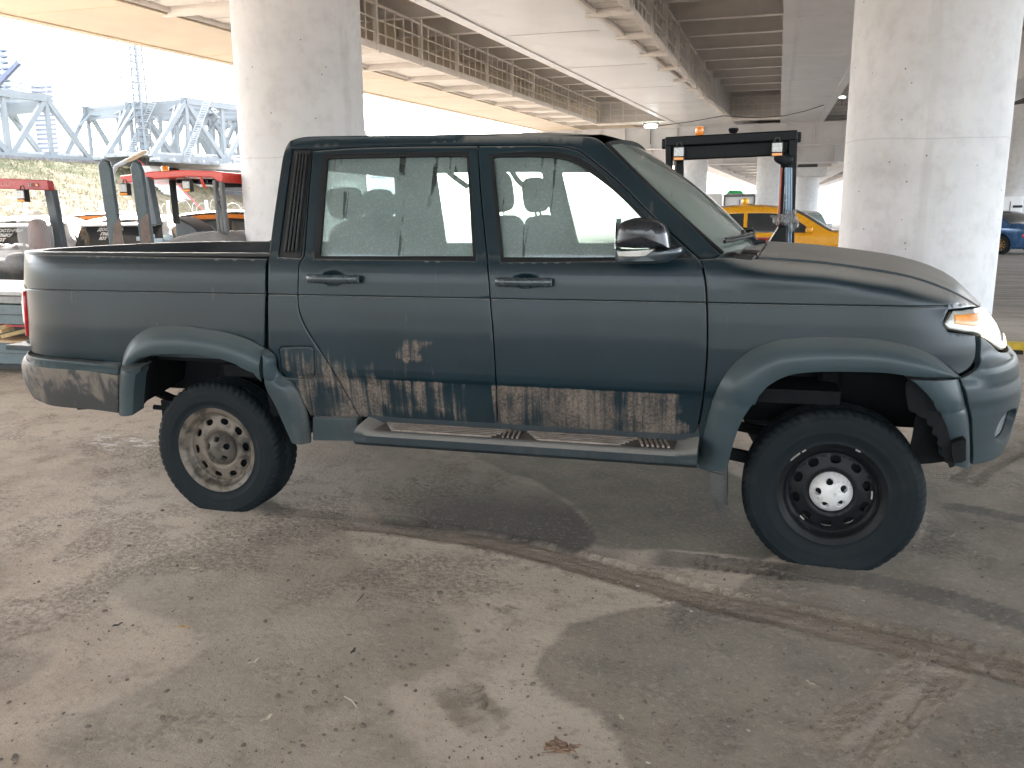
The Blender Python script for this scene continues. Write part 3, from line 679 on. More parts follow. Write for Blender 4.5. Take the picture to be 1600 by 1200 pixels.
# ------------------------------------------------------------------ railway embankment and truss bridges beyond the overpass
ZR = 6.0; A0 = U(0, 245, z=ZR); BR0 = U(372, 266, z=ZR); ud = (BR0-A0); ud[2] = 0; LEN = np.linalg.norm(ud); ud /= LEN; nd = np.array([-ud[1], ud[0], 0.])      # nd points away from the camera
def RP(s, l, z): return Vector(tuple(A0+ud*s+nd*l+np.array([0, 0, z-ZR])))
def s_at(px, l, z):
    lo, hi = -80., 200.
    for _ in range(50):
        md = (lo+hi)/2
        if proj(np.array(RP(md, l, z))[None])[0][0] < px: lo = md
        else: hi = md
    return lo
GRS = Mt('dry_grass_slope', (.4, .35, .22), .95); _a = GRS.noise(.35, 5, .65); _b = GRS.noise(2.5, 6, .7, dist=.6); _c = GRS.noise(1.0, 5, .7, sx=1.5, sy=1.5, sz=4)
_k = GRS.mix(_b.ss(.35, .65), (.14, .115, .065), (.27, .225, .14)); _k = GRS.mix(((GRS.z-3.2)*.10+_a).ss(.48, .72)*.75, _k, (.075, .09, .035)); _k = GRS.mix(_c.ss(.55, .7)*.5, _k, (.10, .08, .055)); GRS.set('Base Color', _k); GRS.bump(_b+_c*.6, .9, .25); GRS = GRS.m
ss_ = np.linspace(-90, s_at(318, -4, 5), 150); G = []
def nz_(s, t): return .16*math.sin(s*1.3+t*5)+.10*math.sin(s*3.1+t*11+1)+.07*math.sin(s*7.3-t*17)
for s in ss_: G.append([tuple(RP(s, -13*(1-t)-.8+0*s, -.2+(ZR-.15+.2)*t**.92+nz_(s, t*6)*(.5 if 0 < t < 1 else 0))) for t in np.linspace(0, 1, 26)]+[tuple(RP(s, 20, ZR-.15))])
m_ = MB(); m_.grid(np.array(G), flip=True); tag(m_.build('embankment', GRS, sharp=0), kind='structure')
m_ = MB(); r_ = random.Random(12)
for _ in range(9000):
    s = r_.uniform(-25, ss_[-1]); t = r_.random(); p = RP(s, -13*(1-t)-.8, -.2+(ZR+.05)*t**.92+nz_(s, t*6)*.5); h = r_.uniform(.12, .38); a = r_.uniform(0, 6.3); w = .035; d = Vector((math.cos(a)*w, math.sin(a)*w, 0)); ln_ = Vector((r_.uniform(-.22, .22), r_.uniform(-.2, .2), h*.7))
    m_.add([p-d, p+d, p+ln_*.6+d*.6, p+ln_*1.1], [(0, 1, 2, 3)])
tag(m_.build('dry_grass', simple('straw', (.24, .195, .12), .9, var=.4, scale=.6), smooth=False), 'dry straw-coloured grass on the railway embankment', 'grass', kind='stuff')
m_ = MB()
for l, w, z, h in ((-.6, .35, ZR-.05, .22), ): m_.bar(RP(-90, l, z), RP(LEN+10, l, z), w, h)
for k in range(120): m_.bar(RP(-60+k*.9, -.45, ZR+.02), RP(-60+k*.9+.45, -.45, ZR+.02), .2, .16)
tag(m_.build('track_kerb', simple('dark_ballast_edge', (.16, .15, .15), .8, var=.5, scale=3), smooth=False), 'dark jagged edge of the railway track along the embankment top', 'track edge')
TS = steel('pale_blue_truss_paint', (.20, .22, .228), rough=.55, var=.12, warm=(.17, .175, .175))
def truss(s0, s1, l0, l1, H, n, lab, portal0=True, portal1=True, zb=ZR+.1, rail=True, w=.42):
    e = empty('truss_bridge', tuple(RP((s0+s1)/2, (l0+l1)/2, 0)), label=lab, cat='truss bridge', group='railway truss spans'); o = Vector(e.location); st = (s1-s0)/n
    P = lambda s, l, z: RP(s, l, z)-o
    for l in (l0, l1):
        m_ = MB(); m_.bar(P(s0+st, l, zb+H), P(s1-st, l, zb+H), w, w*1.25); m_.bar(P(s0, l, zb), P(s1, l, zb), w, w*1.4)
        for k in range(n+1):
            s = s0+k*st
            if k in (0, n): pass
            else: m_.bar(P(s, l, zb), P(s, l, zb+H), w*.75, w*.6, up=tuple(nd))
            if k < n:
                a, b = ((s, zb), (s+st, zb+H)) if k % 2 == 0 else ((s, zb+H), (s+st, zb))
                m_.bar(P(a[0], l, a[1]), P(b[0], l, b[1]), w*.9, w*.8, up=tuple(nd))
            if 0 < k < n: 
                m_.box(tuple(P(s, l, zb+H-.1)), (1.0, .10, .8), rz=math.atan2(ud[1], ud[0])); m_.box(tuple(P(s, l, zb+.2)), (.9, .10, .7), rz=math.atan2(ud[1], ud[0]))
        m_.build('side_truss', TS, e, smooth=False)
    m_ = MB()
    for k in range(1, n):
        s = s0+k*st; m_.bar(P(s, l0, zb+H), P(s, l1, zb+H), w*.6, w*.7)
        if k < n-1: m_.bar(P(s, l0, zb+H), P(s+st, l1, zb+H), w*.4, w*.4); m_.bar(P(s, l1, zb+H), P(s+st, l0, zb+H), w*.4, w*.4)
        for l, q in ((l0, 1), (l1, -1)): m_.bar(P(s, l, zb+H*.72), P(s, l+q*1.4, zb+H-.1), w*.35, w*.35)
    for k, on in ((1, portal0), (n-1, portal1)):
        if on:
            s = s0+k*st; sg = -1 if k == 1 else 1
            m_.bar(P(s, l0, zb+H-.5), P(s, l1, zb+H-.5), w*.5, w*2.2)
            for l, q in ((l0, 1), (l1, -1)): m_.tube([tuple(P(s+sg*st*.35, l+q*.1, zb+H*.68)), tuple(P(s+sg*st*.1, l+q*.8, zb+H*.90)), tuple(P(s, l+q*1.9, zb+H-.6))], w*.3, 6)
    m_.build('top_bracing', TS, e, smooth=False)
    m_ = MB(); 
    for l in ((l0, l1) if rail else ()):
        for k in range(int((s1-s0)/2.2)+1):
            s = s0+k*2.2
            if s0+st*.8 < s < s1-st*.8: m_.bar(P(s, l, zb+H), P(s, l, zb+H+1.15), .05, .05)
        for h in (.6, 1.12): m_.bar(P(s0+st, l, zb+H+h), P(s1-st, l, zb+H+h), .04, .04)
    m_.build('catwalk_railing', simple('thin_steel', (.30, .33, .35), .5), e, smooth=False)
    m_ = MB(); m_.box((0, 0, 0), (.1, .1, .1)) if False else None
    m_.bar(P(s0, (l0+l1)/2, zb+.35), P(s1, (l0+l1)/2, zb+.35), abs(l1-l0)*.9, .3)
    for k in range(int((s1-s0)/1.5)): m_.bar(P(s0+k*1.5, l0-.9, zb-.1), P(s0+k*1.5, l0, zb-.1), .2, .2)
    m_.build('track_deck', simple('track_deck_steel', (.33, .34, .34), .7), e, smooth=False); return e
sA = s_at(150, 0, ZR)
def hgt(px, s, l): 
    p = RP(s, l, 0); z = 0.; lo, hi = 0, 40
    for _ in range(40):
        md = (lo+hi)/2; q = proj(np.array(RP(s, l, md))[None])[0][1]
        if q > px: lo = md
        else: hi = md
    return lo
H1 = hgt(158, s_at(100, 0, ZR+6), 0)-ZR
truss(sA-8*((sA-s_at(80, 0, ZR))/1.15), sA, .6, 6.2, H1, 8, 'pale blue steel truss span at the far left, carrying the railway on the grass embankment')
st2 = (s_at(330, 0, ZR)-s_at(150, 0, ZR))/3.2
truss(sA+1.2, sA+1.2+10*st2*.8, .6, 6.2, H1*1.06, 10, 'pale truss span starting at the lattice mast, just right of the leftmost span')
sB = s_at(236, -7, ZR); truss(sB, sB+8*st2, -7, -1.4, H1*1.02, 8, 'nearest truss span with an arched portal, left of the near left column')
sC = s_at(520, 0, ZR)
m_ = MB()
# ladders climbing the portals
for (a, b, l) in (((198,248),(240,158), -1), ((292,247),(326,152), -7.4)):
    n = 26; pa, pb = U(*a, Y=RP(s_at(a[0], l, ZR), l, 0).y), U(*b, Y=RP(s_at(a[0], l, ZR), l, 0).y); pa, pb = Vector(tuple(pa)), Vector(tuple(pb))
    for d in (-.3, .3): m_.bar(pa+Vector((d, 0, 0)), pb+Vector((d, 0, 0)), .07, .07)
    for k in range(n+1): c_ = pa*(1-k/n)+pb*(k/n); m_.bar(c_-Vector((.3, 0, 0)), c_+Vector((.3, 0, 0)), .07, .05)
tag(m_.build('bridge_ladders', simple('ladder_steel', (.34, .36, .37), .5), smooth=False), 'steep toothed service ladders leaning against the truss portals', 'ladder')
# lattice mast
YM = RP(s_at(215, -3, ZR), -3, 0).y; LMt = empty('lattice_mast', tuple(RP(s_at(228, -3, ZR), -3, 0)), label='tall lattice catenary mast in front of the truss portals', cat='mast'); oM = Vector(LMt.location)
zm0, zm1 = ZR-1, float(U(200, 40, Y=YM)[2]); m_ = MB(); wb, wt_ = .42, .30; n = 22
for sx in (-1, 1):
    for sy in (-1, 1): m_.bar((sx*wb, sy*wb, zm0), (sx*wt_, sy*wt_, zm1), .13, .13)
for k in range(n):
    z0, z1 = zm0+(zm1-zm0)*k/n, zm0+(zm1-zm0)*(k+.5)/n; w = wb+(wt_-wb)*k/n
    for q in ((-1, -1, 1, -1), (-1, 1, 1, 1), (-1, -1, -1, 1), (1, -1, 1, 1)): m_.bar((q[0]*w, q[1]*w, z0), (q[2]*w, q[3]*w, z0), .08, .08)
    m_.bar((-w, -w, z0), (w, -w, z1), .06, .06)
m_.build('lattice', TS, LMt, smooth=False); m_ = MB()
def mp_(px, py): return tuple(Vector(tuple(U(px, py, Y=YM)))-oM)
for a, b in (((205,131),(188,121)), ((188,121),(128,73)), ((188,121),(112,134)), ((112,134),(120,137)), ((186,78),(197,79)), ((200,130),(216,131))): m_.bar(mp_(*a), mp_(*b), .09, .09)
m_.bar(mp_(187, 119), mp_(187, 123), .25, .25); m_.build('bracket_arm', simple('mast_arm_steel', (.25, .27, .28), .5), LMt, smooth=False)
m_ = MB()
for (x0, y0, x1, y1) in ((-10,128,210,172), (-10,133,210,184), (-20,118,185,158), (0,160,60,146)):
    a, b = U(x0, y0, Y=YM), U(x1, y1, Y=YM+6); m_.tube([tuple(a), tuple((a+b)/2-np.array([0, 0, .25])), tuple(b)], .022, 4)
tag(m_.build('overhead_wires', DARKS), 'thin overhead railway wires strung past the lattice mast', 'wires')
m_ = MB(); m_.bar(tuple(U(-30, 160, Y=48)), tuple(U(30, 97, Y=48)), .28, .28); m_.bar(tuple(U(30, 97, Y=48)), tuple(U(34, 118, Y=48)), .04, .04); tag(m_.build('signal_arm', simple('blue_grey_arm', (.13, .15, .22), .5), smooth=False), 'dark blue-grey slanting pole at the far left in front of the tower block', 'pole')
# street lamp with bent arm behind the forks
m_ = MB(); m_.tube([tuple(U(178, 345, Y=26)), tuple(U(177, 300, Y=26)), tuple(U(176, 272, Y=26)), tuple(U(181, 260, Y=26)), tuple(U(200, 250, Y=26))], .09, 8); pl_ = m_.build('street_lamp', simple('lamp_post_grey', (.16, .17, .175), .5)); m_ = MB(); m_.blob(tuple(U(213, 244, Y=26)), (1.1, .35, .14), .7, R=Matrix.Rotation(-.38, 3, 'Y')); m_.build('lamp_head', simple('sodium_lamp_head', (.22, .17, .11), .5), pl_); tag(pl_, 'pale street lamp with a bent arm rising between the two fork tines', 'street lamp')
# platform, abutment and stairs by the left column
AB = empty('bridge_abutment', tuple(U(320, 338, Y=62)), label='pale concrete bridge abutment with platform and railings left of the near left column', cat='abutment'); oA = Vector(AB.location)
def ap(px, py, Y=62): return Vector(tuple(U(px, py, Y=Y)))-oA
CN = simple('pale_concrete', (.52, .50, .47), .85, var=.15); m_ = MB()
m_.bar(ap(232, 257), ap(400, 263), 3.0, .5); m_.bar(ap(300, 300), ap(330, 300), 3., 3.0); m_.build('platform', CN, AB, smooth=False)
m_ = MB(); m_.bar(ap(330, 278, 66), ap(420, 283, 66), 4, 1.1); m_.bar(ap(330, 292, 64), ap(420, 297, 64), .5, .5); m_.bar(ap(330, 300, 64), ap(420, 305, 64), .5, .35); m_.build('girder', simple('dark_bridge_underside', (.16, .165, .17), .7), AB, smooth=False)
m_ = MB(); m_.bar(ap(345, 322, 68), ap(420, 324, 68), .6, 3.6); m_.build('retaining_wall', CN, AB, smooth=False)
m_ = MB()
for x in range(180, 400, 11): m_.bar(ap(x, 256+(x-232)*.035), ap(x, 238+(x-232)*.035), .07, .07)
for h in (0, 6, 12): m_.bar(ap(180, 237+h), ap(400, 244.5+h), .06, .08)
m_.build('platform_railing', simple('white_rail', (.60, .60, .58), .5), AB, smooth=False)
ST = empty('stairs', tuple(U(270, 345, Y=56)), label='concrete stairs with red handrails descending the embankment between forklift roof and column', cat='stairs'); oS = Vector(ST.location)
def sp_(px, py, Y=56): return Vector(tuple(U(px, py, Y=Y)))-oS
m_ = MB(); n = 22
for k in range(n+1):
    s = k/n; a = sp_(236, 262)*(1-s)+sp_(318, 352)*s; m_.box(tuple(a), (1.0, 1.6, .22))
m_.bar(sp_(228, 276), sp_(302, 356), .3, .5); m_.bar(sp_(250, 274), sp_(316, 346), .2, .3); m_.build('flight', CN, ST, smooth=False)
m_ = MB(); m_.bar(sp_(252, 262), sp_(325, 338), .10, .10); m_.bar(sp_(210, 243), sp_(236, 268), .09, .09); m_.bar(sp_(214, 240), sp_(262, 243), .07, .07); m_.build('handrail', simple('red_handrail', (.55, .10, .09), .5), ST, smooth=False)
# concertina wire, posts and low arched fence along the foot
m_ = MB(); WP = simple('white_post', (.66, .66, .64), .6)
for k, px in enumerate((-18, 39, 98, 156, 204, 262, 322)):
    a = U(px+3, 350, Y=40); b = U(px, 313, Y=40); q = MB(); q.bar(tuple(a), tuple(b), .14, .14); tag(q.build('fence_post', WP, smooth=False, bevel=.01), ['white fence post at the far left edge', 'white fence post under the lamp of the dull red forklift roof', 'white fence post between the dark post and the left fork tine', 'white fence post hidden partly by the left fork tine', 'white fence post between the two fork tines', 'white fence post below the bright red forklift roof', 'white fence post right of the stairs'][k], 'fence post', group='white posts of the wire fence')
z0 = float(U(100, 318, Y=40)[2]); x0_, x1_ = float(U(-30, 330, Y=40)[0]), float(U(380, 330, Y=40)[0]); pts = []
for k in range(900):
    t = k/900; a = t*2*math.pi*23+2*math.sin(t*37); pts.append((x0_+(x1_-x0_)*t+.18*math.sin(a*.5), 39.9+.42*math.sin(a)*.4, z0-.35+(.36+.12*math.sin(t*50))*math.cos(a)))
m_.tube(pts, .013, 4); tag(m_.build('razor_wire', simple('wire_steel', (.50, .50, .48), .4, .5)), 'coils of razor wire along the white posts at the foot of the embankment', 'razor wire')
AF = empty('arched_fence', tuple(U(100, 345, Y=33)), label='low grey metal fence with arched braces behind the parked cars', cat='fence'); oF = Vector(AF.location)
m_ = MB(); x0_, x1_ = float(U(-40, 345, Y=33)[0]), float(U(380, 345, Y=33)[0]); zt_ = float(U(100, 339.3, Y=33)[2]); m_.bar(Vector((x0_, 33, zt_))-oF, Vector((x1_, 33, zt_))-oF, .06, .06); stp = .62*1.0; x = x0_
while x < x1_:
    m_.bar(Vector((x, 33, zt_))-oF, Vector((x, 33, 0))-oF, .05, .05); 
    for q in (-1, 1): m_.tube([tuple(Vector((x+q*stp*.5, 33, zt_-.42))-oF), tuple(Vector((x+q*stp*.25, 33, zt_-.30))-oF), tuple(Vector((x+q*.03, 33, zt_-.05))-oF)], .022, 5)
    x += stp
m_.build('rail_and_arches', simple('grey_fence_paint', (.22, .22, .22), .5), AF, smooth=False)
# tower block
YT = 420.; a, b = U(-45, 345, Y=YT), U(66, 345, Y=YT); zt1 = float(U(60, 70, Y=YT)[2]); TWH = simple('tower_haze_white', (.60, .62, .65), .7, var=.05, scale=.02); TB = empty('tower_block', ((a[0]+b[0])/2, YT, 0), label='tall pale high-rise block with blue balcony bands, hazy at the far left', cat='tower block')  # pale facade colour stands in for the distant haze
wT = b[0]-a[0]; m_ = MB(); m_.box((0, 9, zt1/2), (wT, 18, zt1)); m_.box((wT*.62, 12, zt1*.40), (wT*.34, 16, zt1*.80)); m_.build('facade', TWH, TB, smooth=False)
WB_ = simple('tower_window_blue', (.42, .52, .62), .35, var=.3, scale=.2); WB2 = simple('tower_band_blue', (.30, .45, .62), .4, var=.2, scale=.1); nf = 30
for k in range(1, nf):
    z = zt1*k/nf; m_ = MB(); m_.box((0, -.15, z), (wT*.96, .4, zt1/nf*.48)); wr_ = m_.build('window_row', WB_ if k > 7 else WB2, TB, smooth=False); m_ = MB()
    for i in range(10): m_.box((-wT/2+wT*i/9+(.4 if i == 0 else (-.4 if i == 9 else 0)), -.2, z), (wT/9*.3, .4, zt1/nf*.5))
    m_.build('window_mullion', TWH, wr_, smooth=False)
BLG = simple('balcony_grey', (.20, .22, .26), .6); m_ = MB()
for k in range(1, nf): m_.box((wT*.62, 3.7, zt1*.80*k/nf), (wT*.28, .5, zt1/nf*.3))
for k in range(int(nf*.6), nf):
    for x in (wT*.15, wT*.26): b_ = MB(); b_.box((x, -1.0, zt1*(k+.5)/nf-.3), (wT*.07, 1.8, .8)); b_.build('balcony', BLG, TB, smooth=False)
m_.build('wing_bands', BLG, TB, smooth=False)
m_ = MB(); m_.box((0, -.3, zt1*.285), (wT*1.01, .5, .8)); m_.build('red_band', simple('pale_red_band', (.50, .22, .24), .6), TB, smooth=False)
# pale skyline behind the far columns
wl = MB(); a, b = U(1020, 330, Y=150), U(1500, 330, Y=150)
SK = simple('haze_pale_building', (.80, .80, .79), .8, var=.05, scale=.05)  # white haze of the distance put into the wall colour
for k, (p0, p1, y1, Yd, lab) in enumerate(((1000,1090,300,150,'low building coloured pale for haze in the white distance left of the far columns'), (1100,1195,310,160,'building coloured pale for haze between the far round columns'), (1262,1420,262,120,'pale wall of a building behind the white hatchback'), (1520,1700,250,130,'pale building behind the column at the right edge'), (575,640,215,140,'faint pale building beyond the near left column above the cab'))):
    a, b = U(p0, y1, Y=Yd), U(p1, y1, Y=Yd); e = empty('far_building', ((a[0]+b[0])/2, Yd, 0), label=lab, cat='building', group='pale far buildings'); m_ = MB(); m_.box((0, 5, a[2]/2), (b[0]-a[0], 10, a[2])); m_.build('wall', SK, e, smooth=False)
    m_ = MB(); w = b[0]-a[0]; nfl = max(2, int(a[2]/3.2))
    for i in range(nfl):
        for j in range(max(3, int(w/4))): m_.box((-w/2+w*(j+.5)/max(3, int(w/4)), -.05, a[2]*(i+.5)/nfl), (1.6, .2, 1.3))
    m_.build('window_grid', simple('haze_pale_glass', (.62, .64, .66), .4), e, smooth=False)  # window colour lightened for the same haze
# ------------------------------------------------------------------ pickup materials
def body_mat(name, base, mud=1.0, dust=.55, rough=.34, metal=.25, coat=.35):
    t = Mt(name, base, rough, metal); t.b.inputs['Coat Weight'].default_value = coat; t.b.inputs['Coat Roughness'].default_value = .16; t.b.inputs['Specular IOR Level'].default_value = .28
    ax = t.x+(t.noise(1.0, 3, .5, sx=3, sy=3, sz=14)-.5)*.22; st = t.noise(1.0, 5, .62, sx=44, sy=3, sz=1.7); pt = t.noise(1.0, 3, .5, sx=7, sy=2, sz=6); fi = t.noise(90, 4, .6); big = t.noise(2.2, 3, .5)
    z = t.z
    fd = t.x.ss(1.485, 1.50)*ax.ss(2.44, 2.30)*z.ss(.745, .732)*(z.ss(.44, .56)*.5+.5)
    rd = ax.ss(.85, .95)*ax.ss(1.46, 1.30)*z.ss(.745, .735)*z.ss(.50, .62)
    qt = ax.ss(.42, .50)*ax.ss(1.0, .86)*z.ss(.90, .78)
    bl = (ax-1.12).abs().ss(.13, .04)*(z-.885).abs().ss(.07, .035)
    bl2 = (ax-2.30).abs().ss(.12, .03)*(z-.80).abs().ss(.05, .02)*.5
    lo = z.ss(.80, .50)
    bias = fd*.25+rd*.145+qt*.185+bl*.20+bl2*.16+lo*.01
    mk_ = ((st*.55+pt*.45)-.635+bias).ss(-.02, .13)*mud*.85
    mk_ = (mk_*(fi.ss(.25, .6)*.5+.6)).mn(1.0)
    crack = t.vor(38, t.vec(sx=1.3, sz=.8), 'DISTANCE_TO_EDGE').ss(.0, .05)
    mudc = t.mix((pt*.6+fi*.4).ss(.36, .64), (.060, .048, .041), (.185, .148, .120)); mudc = t.mix(st.ss(.38, .62), t.mix(.5, mudc, (.07, .06, .052)), mudc); mudc = t.mix(crack*.35+.65, (.08, .065, .05), mudc)
    film = (big.ss(.3, .7)*.5+.5)*(lo*.15+.004)*(st*.6+.6)
    c = t.mix(big.ss(.3, .75), tuple(q*.85 for q in base), tuple(q*1.2 for q in base))
    c = t.mix(film.mn(1.0)*min(1, mud+.3), c, (.12, .105, .09))
    dn = (t.nz.ss(.35, .98))*(fi*.25+big*.35+.68)*dust
    c = t.mix(dn.mn(1.0), c, (.27, .26, .24)); c = t.mix(mk_, c, mudc)
    t.set('Base Color', c); t.set('Roughness', (mk_*.5+dn*.45+film*.8+rough+(fi-.5)*.08).mn(.95)); t.set('Metallic', ((mk_+dn)*-1.0+1.0).mx(0.0)*metal)
    t.set('Coat Weight', ((mk_+dn)*-1.4+1.0).mx(0.0)*coat)
    t.bump(fi*.12*mk_+mk_*.6+crack*mk_*.25, .5, .004); return t.m
PAINT = body_mat('dark_teal_paint', (.0040, .0172, .0250), rough=.34, metal=.0, coat=.20, dust=.95)
TRIM = body_mat('grey_teal_trim_paint', (.034, .054, .063), mud=.25, dust=.30, rough=.45, metal=.0, coat=.15)
def bumper_mat():
    t = Mt('dirty_bumper_plastic', (.03, .035, .038), .6)
    st = t.noise(1.0, 5, .65, sx=9, sy=3, sz=5, dist=.4); fi = t.noise(110, 4, .6); k = ((t.z-.60)*.9+st).ss(.44, .60)
    c = t.mix(k*.85, (.030, .033, .035), (.185, .155, .125)); t.set('Base Color', t.mix(fi*.35, c, (.05, .048, .045))); t.bump(fi, .3, .004); return t.m
BUMP = bumper_mat()
BLACKP = simple('black_plastic', (.018, .020, .022), .5, dust=.12, scale=6)
RUBBER = simple('window_rubber', (.010, .011, .012), .55)
DARK = simple('underbody_black', (.006, .007, .008), .85, var=.5, scale=5, bump=.3)
CHROME = simple('mirror_glass_silver', (.8, .82, .84), .06, 1.0, var=.02)
SEAT = simple('grey_seat_fabric', (.10, .115, .115), .9, var=.2, scale=8, bump=.2)
INTER = simple('grey_interior_plastic', (.20, .22, .22), .75, var=.15)
HEADL = simple('grey_headliner', (.34, .36, .35), .9, var=.1)
def glass_mat(name, tint=(.82, .95, .92), fog=.38, fogc=(.72, .90, .88), drip=1.0):
    t = Mt(name, (.5, .5, .5), .3); nt = t.nt
    fi = t.noise(95, 3, .6); dr = t.vor(120, t.vec(sx=1, sy=1, sz=.8)).ss(.36, .18); st = t.noise(1.0, 3, .5, sx=42, sy=3, sz=1.6); big = t.noise(4, 3, .5)
    drop = (fi.ss(.52, .62)*.5+dr*.35)*drip
    run = st.ss(.56, .63)*t.noise(1.0, 2, .5, sx=8, sy=2, sz=7).ss(.5, .6)*drip
    f = ((big*.4+.8)*fog+drop*.13-run*.34).mx(0.02).mn(.95)
    tr = nt.nodes.new('ShaderNodeBsdfTransparent'); tr.inputs[0].default_value = (*tint, 1)
    df = nt.nodes.new('ShaderNodeBsdfDiffuse'); df.inputs[0].default_value = (*fogc, 1)
    tl = nt.nodes.new('ShaderNodeBsdfTranslucent'); tl.inputs[0].default_value = (*fogc, 1)
    ad = nt.nodes.new('ShaderNodeMixShader'); ad.inputs[0].default_value = .55; nt.links.new(df.outputs[0], ad.inputs[1]); nt.links.new(tl.outputs[0], ad.inputs[2])
    m1 = nt.nodes.new('ShaderNodeMixShader'); nt.links.new(f.k, m1.inputs[0]); nt.links.new(tr.outputs[0], m1.inputs[1]); nt.links.new(ad.outputs[0], m1.inputs[2])
    gl = nt.nodes.new('ShaderNodeBsdfGlossy'); gl.inputs['Roughness'].default_value = .08; gl.inputs[0].default_value = (.9, .95, 1, 1)
    fr = nt.nodes.new('ShaderNodeFresnel'); fr.inputs[0].default_value = 1.45
    m2 = nt.nodes.new('ShaderNodeMixShader'); nt.links.new(fr.outputs[0], m2.inputs[0]); nt.links.new(m1.outputs[0], m2.inputs[1]); nt.links.new(gl.outputs[0], m2.inputs[2])
    nt.links.new(m2.outputs[0], nt.nodes['Material Output'].inputs[0]); return t.m
GLASS = glass_mat('misted_window_glass'); WGLASS = glass_mat('fogged_windscreen_glass', fog=.82, fogc=(.33, .41, .36), drip=.5)
FGLASS = glass_mat('far_window_glass', fog=.10, drip=.3)
RGLASS = glass_mat('rear_window_glass', fog=.12, fogc=(.6, .66, .62), drip=.5)
# ------------------------------------------------------------------ pickup
T = empty('pickup_truck', (0, 0, 0), label='large dark teal double cab pickup truck with mud on its doors, filling the foreground', cat='pickup truck')
HOODL = [(1127,402),(1160,402),(1195,403),(1240,406),(1290,410.5),(1345,418),(1400,427),(1440,437),(1480,452),(1510,467),(1529,479)]
C = 'c'
FO = [(1090.5,729),(1097.5,690),(1111.5,630.5),(1132.5,585),(1164,553.5),(1202.5,534),(1248,527),(1307.5,525.5),(1367,529),(1412.5,538),(1447.5,550),(1472,566),(1493,586.7)]
FI = [(1136,733.7),(1146.5,690),(1160.5,655),(1181.5,620),(1209.5,597),(1237.5,585),(1290,581),(1342.5,581.5),(1388,583),(1423,588.5),(1458,590.5),(1480,590.5),(1490,590)]
FO2 = [(1494.6,592),(1503,620),(1510,651),(1512,690),(1511,724)]
FI2 = [(1424.6,593.7),(1447,613),(1468,641),(1482,676),(1490,727)]
RO = [(193,566),(198.7,545),(212,526.7),(233,513),(254.7,509),(286.7,509),(318.7,513),(350.7,518.7),(382.7,528),(414.7,544)]
RI = [(204,569.5),(214.7,561),(241,554.7),(286.7,553),(324,557),(361,566.7),(390.7,582.7),(408,593)]
RO2 = [(189,571),(188.3,600),(188,646)]
RI2 = [(219.5,573.5),(210.7,588),(206.7,649)]
RO3 = [(415.5,545),(430.7,557),(433,577),(446.7,592),(457,597),(470.7,620),(481,649),(485,670.7),(486,691)]
RI3 = [(410.7,551),(410,580),(414.7,606.7),(428,630.7),(441,660),(455.5,692)]
mid = lambda A, k=.35: A
DRT = [(747,227,C),(855,227),(898,233),(918,245),(970,288),(1027,345),(1092,403,C)]
FDR = [(1092,403,C),(1097,415),(1101,434),(1104,470),(1105,540),(1101,600),(1095,645),(1087,682,C)]
BPL = [(746.5,227,C),(751,300),(761,403),(766,470),(771,530),(775,600),(777,664,C)]
# front door
WF = [(764,241,C),(800,238.5),(855,237),(892,243),(924,259),(970,302),(1016,345),(1080,402,C),(930,407.5),(783,409.5,C)]
WR = [(504.6,240.8,C),(732,237,C),(743,407.5,C),(491,404,C)]
CUPF = [(800,436,C),(803,430),(810,428),(832,428),(840,431),(843,437,C),(838,446),(828,449.5),(812,449.5),(804,446)]
CUPR = [(502,429,C),(505,424),(512,421.5),(530,421.5),(537,425),(540,431,C),(535,442),(526,447),(513,447),(505,442)]
fd = panel('front_door', DRT+FDR[1:]+[(950,676),(860,670),(777,664,C)]+BPL[-2:0:-1], PAINT, T, [WF, CUPF], label='front door with a thick band of dried mud below its crease')
rd = panel('rear_door', [(488,235,C),(560,230),(650,228),(746.5,227,C)]+BPL[1:]+[(670,659),(562,652,C),(532,600),(502,551),(482,520),(469,492),(465.5,468),(467,412),(475,400),(481,320)], PAINT, T, [WR, CUPR], label='rear door with patches of dried mud')
FLAP = [(435,546,C),(440,542),(484,541),(490,545),(492.5,585),(488,592),(447,591),(440,583)]
VENT = [(456,233,C),(486,232,C),(471,403.5,C),(434,401,C)]
roofline = [(926,213),(880,211),(800,210),(700,209.5),(600,210.5),(520,211.5),(480,212.5),(461,216)]
cs = panel('cab_side', [(419,545,C),(418,470),(419.5,403),(426,345),(434,290),(441,245),(446,229),(453,219)]+roofline[::-1]+[(943,222),(962,240),(1012,288),(1070,342),(1127,397,C),(1112,403),(1092,403,C)]+DRT[-2:0:-1]+[(747,227,C),(650,228),(560,230),(488,235,C),(481,320),(475,400),(467,412),(465.5,468),(469,492),(482,520),(502,551),(532,600),(562,652,C),(500,652,C),(484,650,C),(473,628),(462,604),(447,594),(436,580),(432,560)], PAINT, T, [FLAP, VENT], step=7.)
fl = panel('fuel_flap', FLAP, PAINT, T, gap=.004, label='fuel filler flap with dried mud')
vp = panel('vent_panel', VENT, BLACKP, T, gap=.003, off=-.012, hoff=0)
vm = MB()
for k in range(4):
    s = (k+.5)/4*.62+.25; tp = (456+30*s, 240); bt = (434+37*s, 394)
    a = hit(tp); b = hit(bt); pa = surf(*a)+surfn(*a)*.002; pb = surf(*b)+surfn(*b)*.002; vm.bar(pa, pb, .010, .016, up=(0, 1, 0))
for a_ in (vm.build('vent_slats', BLACKP, vp, bevel=.003),): MIR.append(a_)
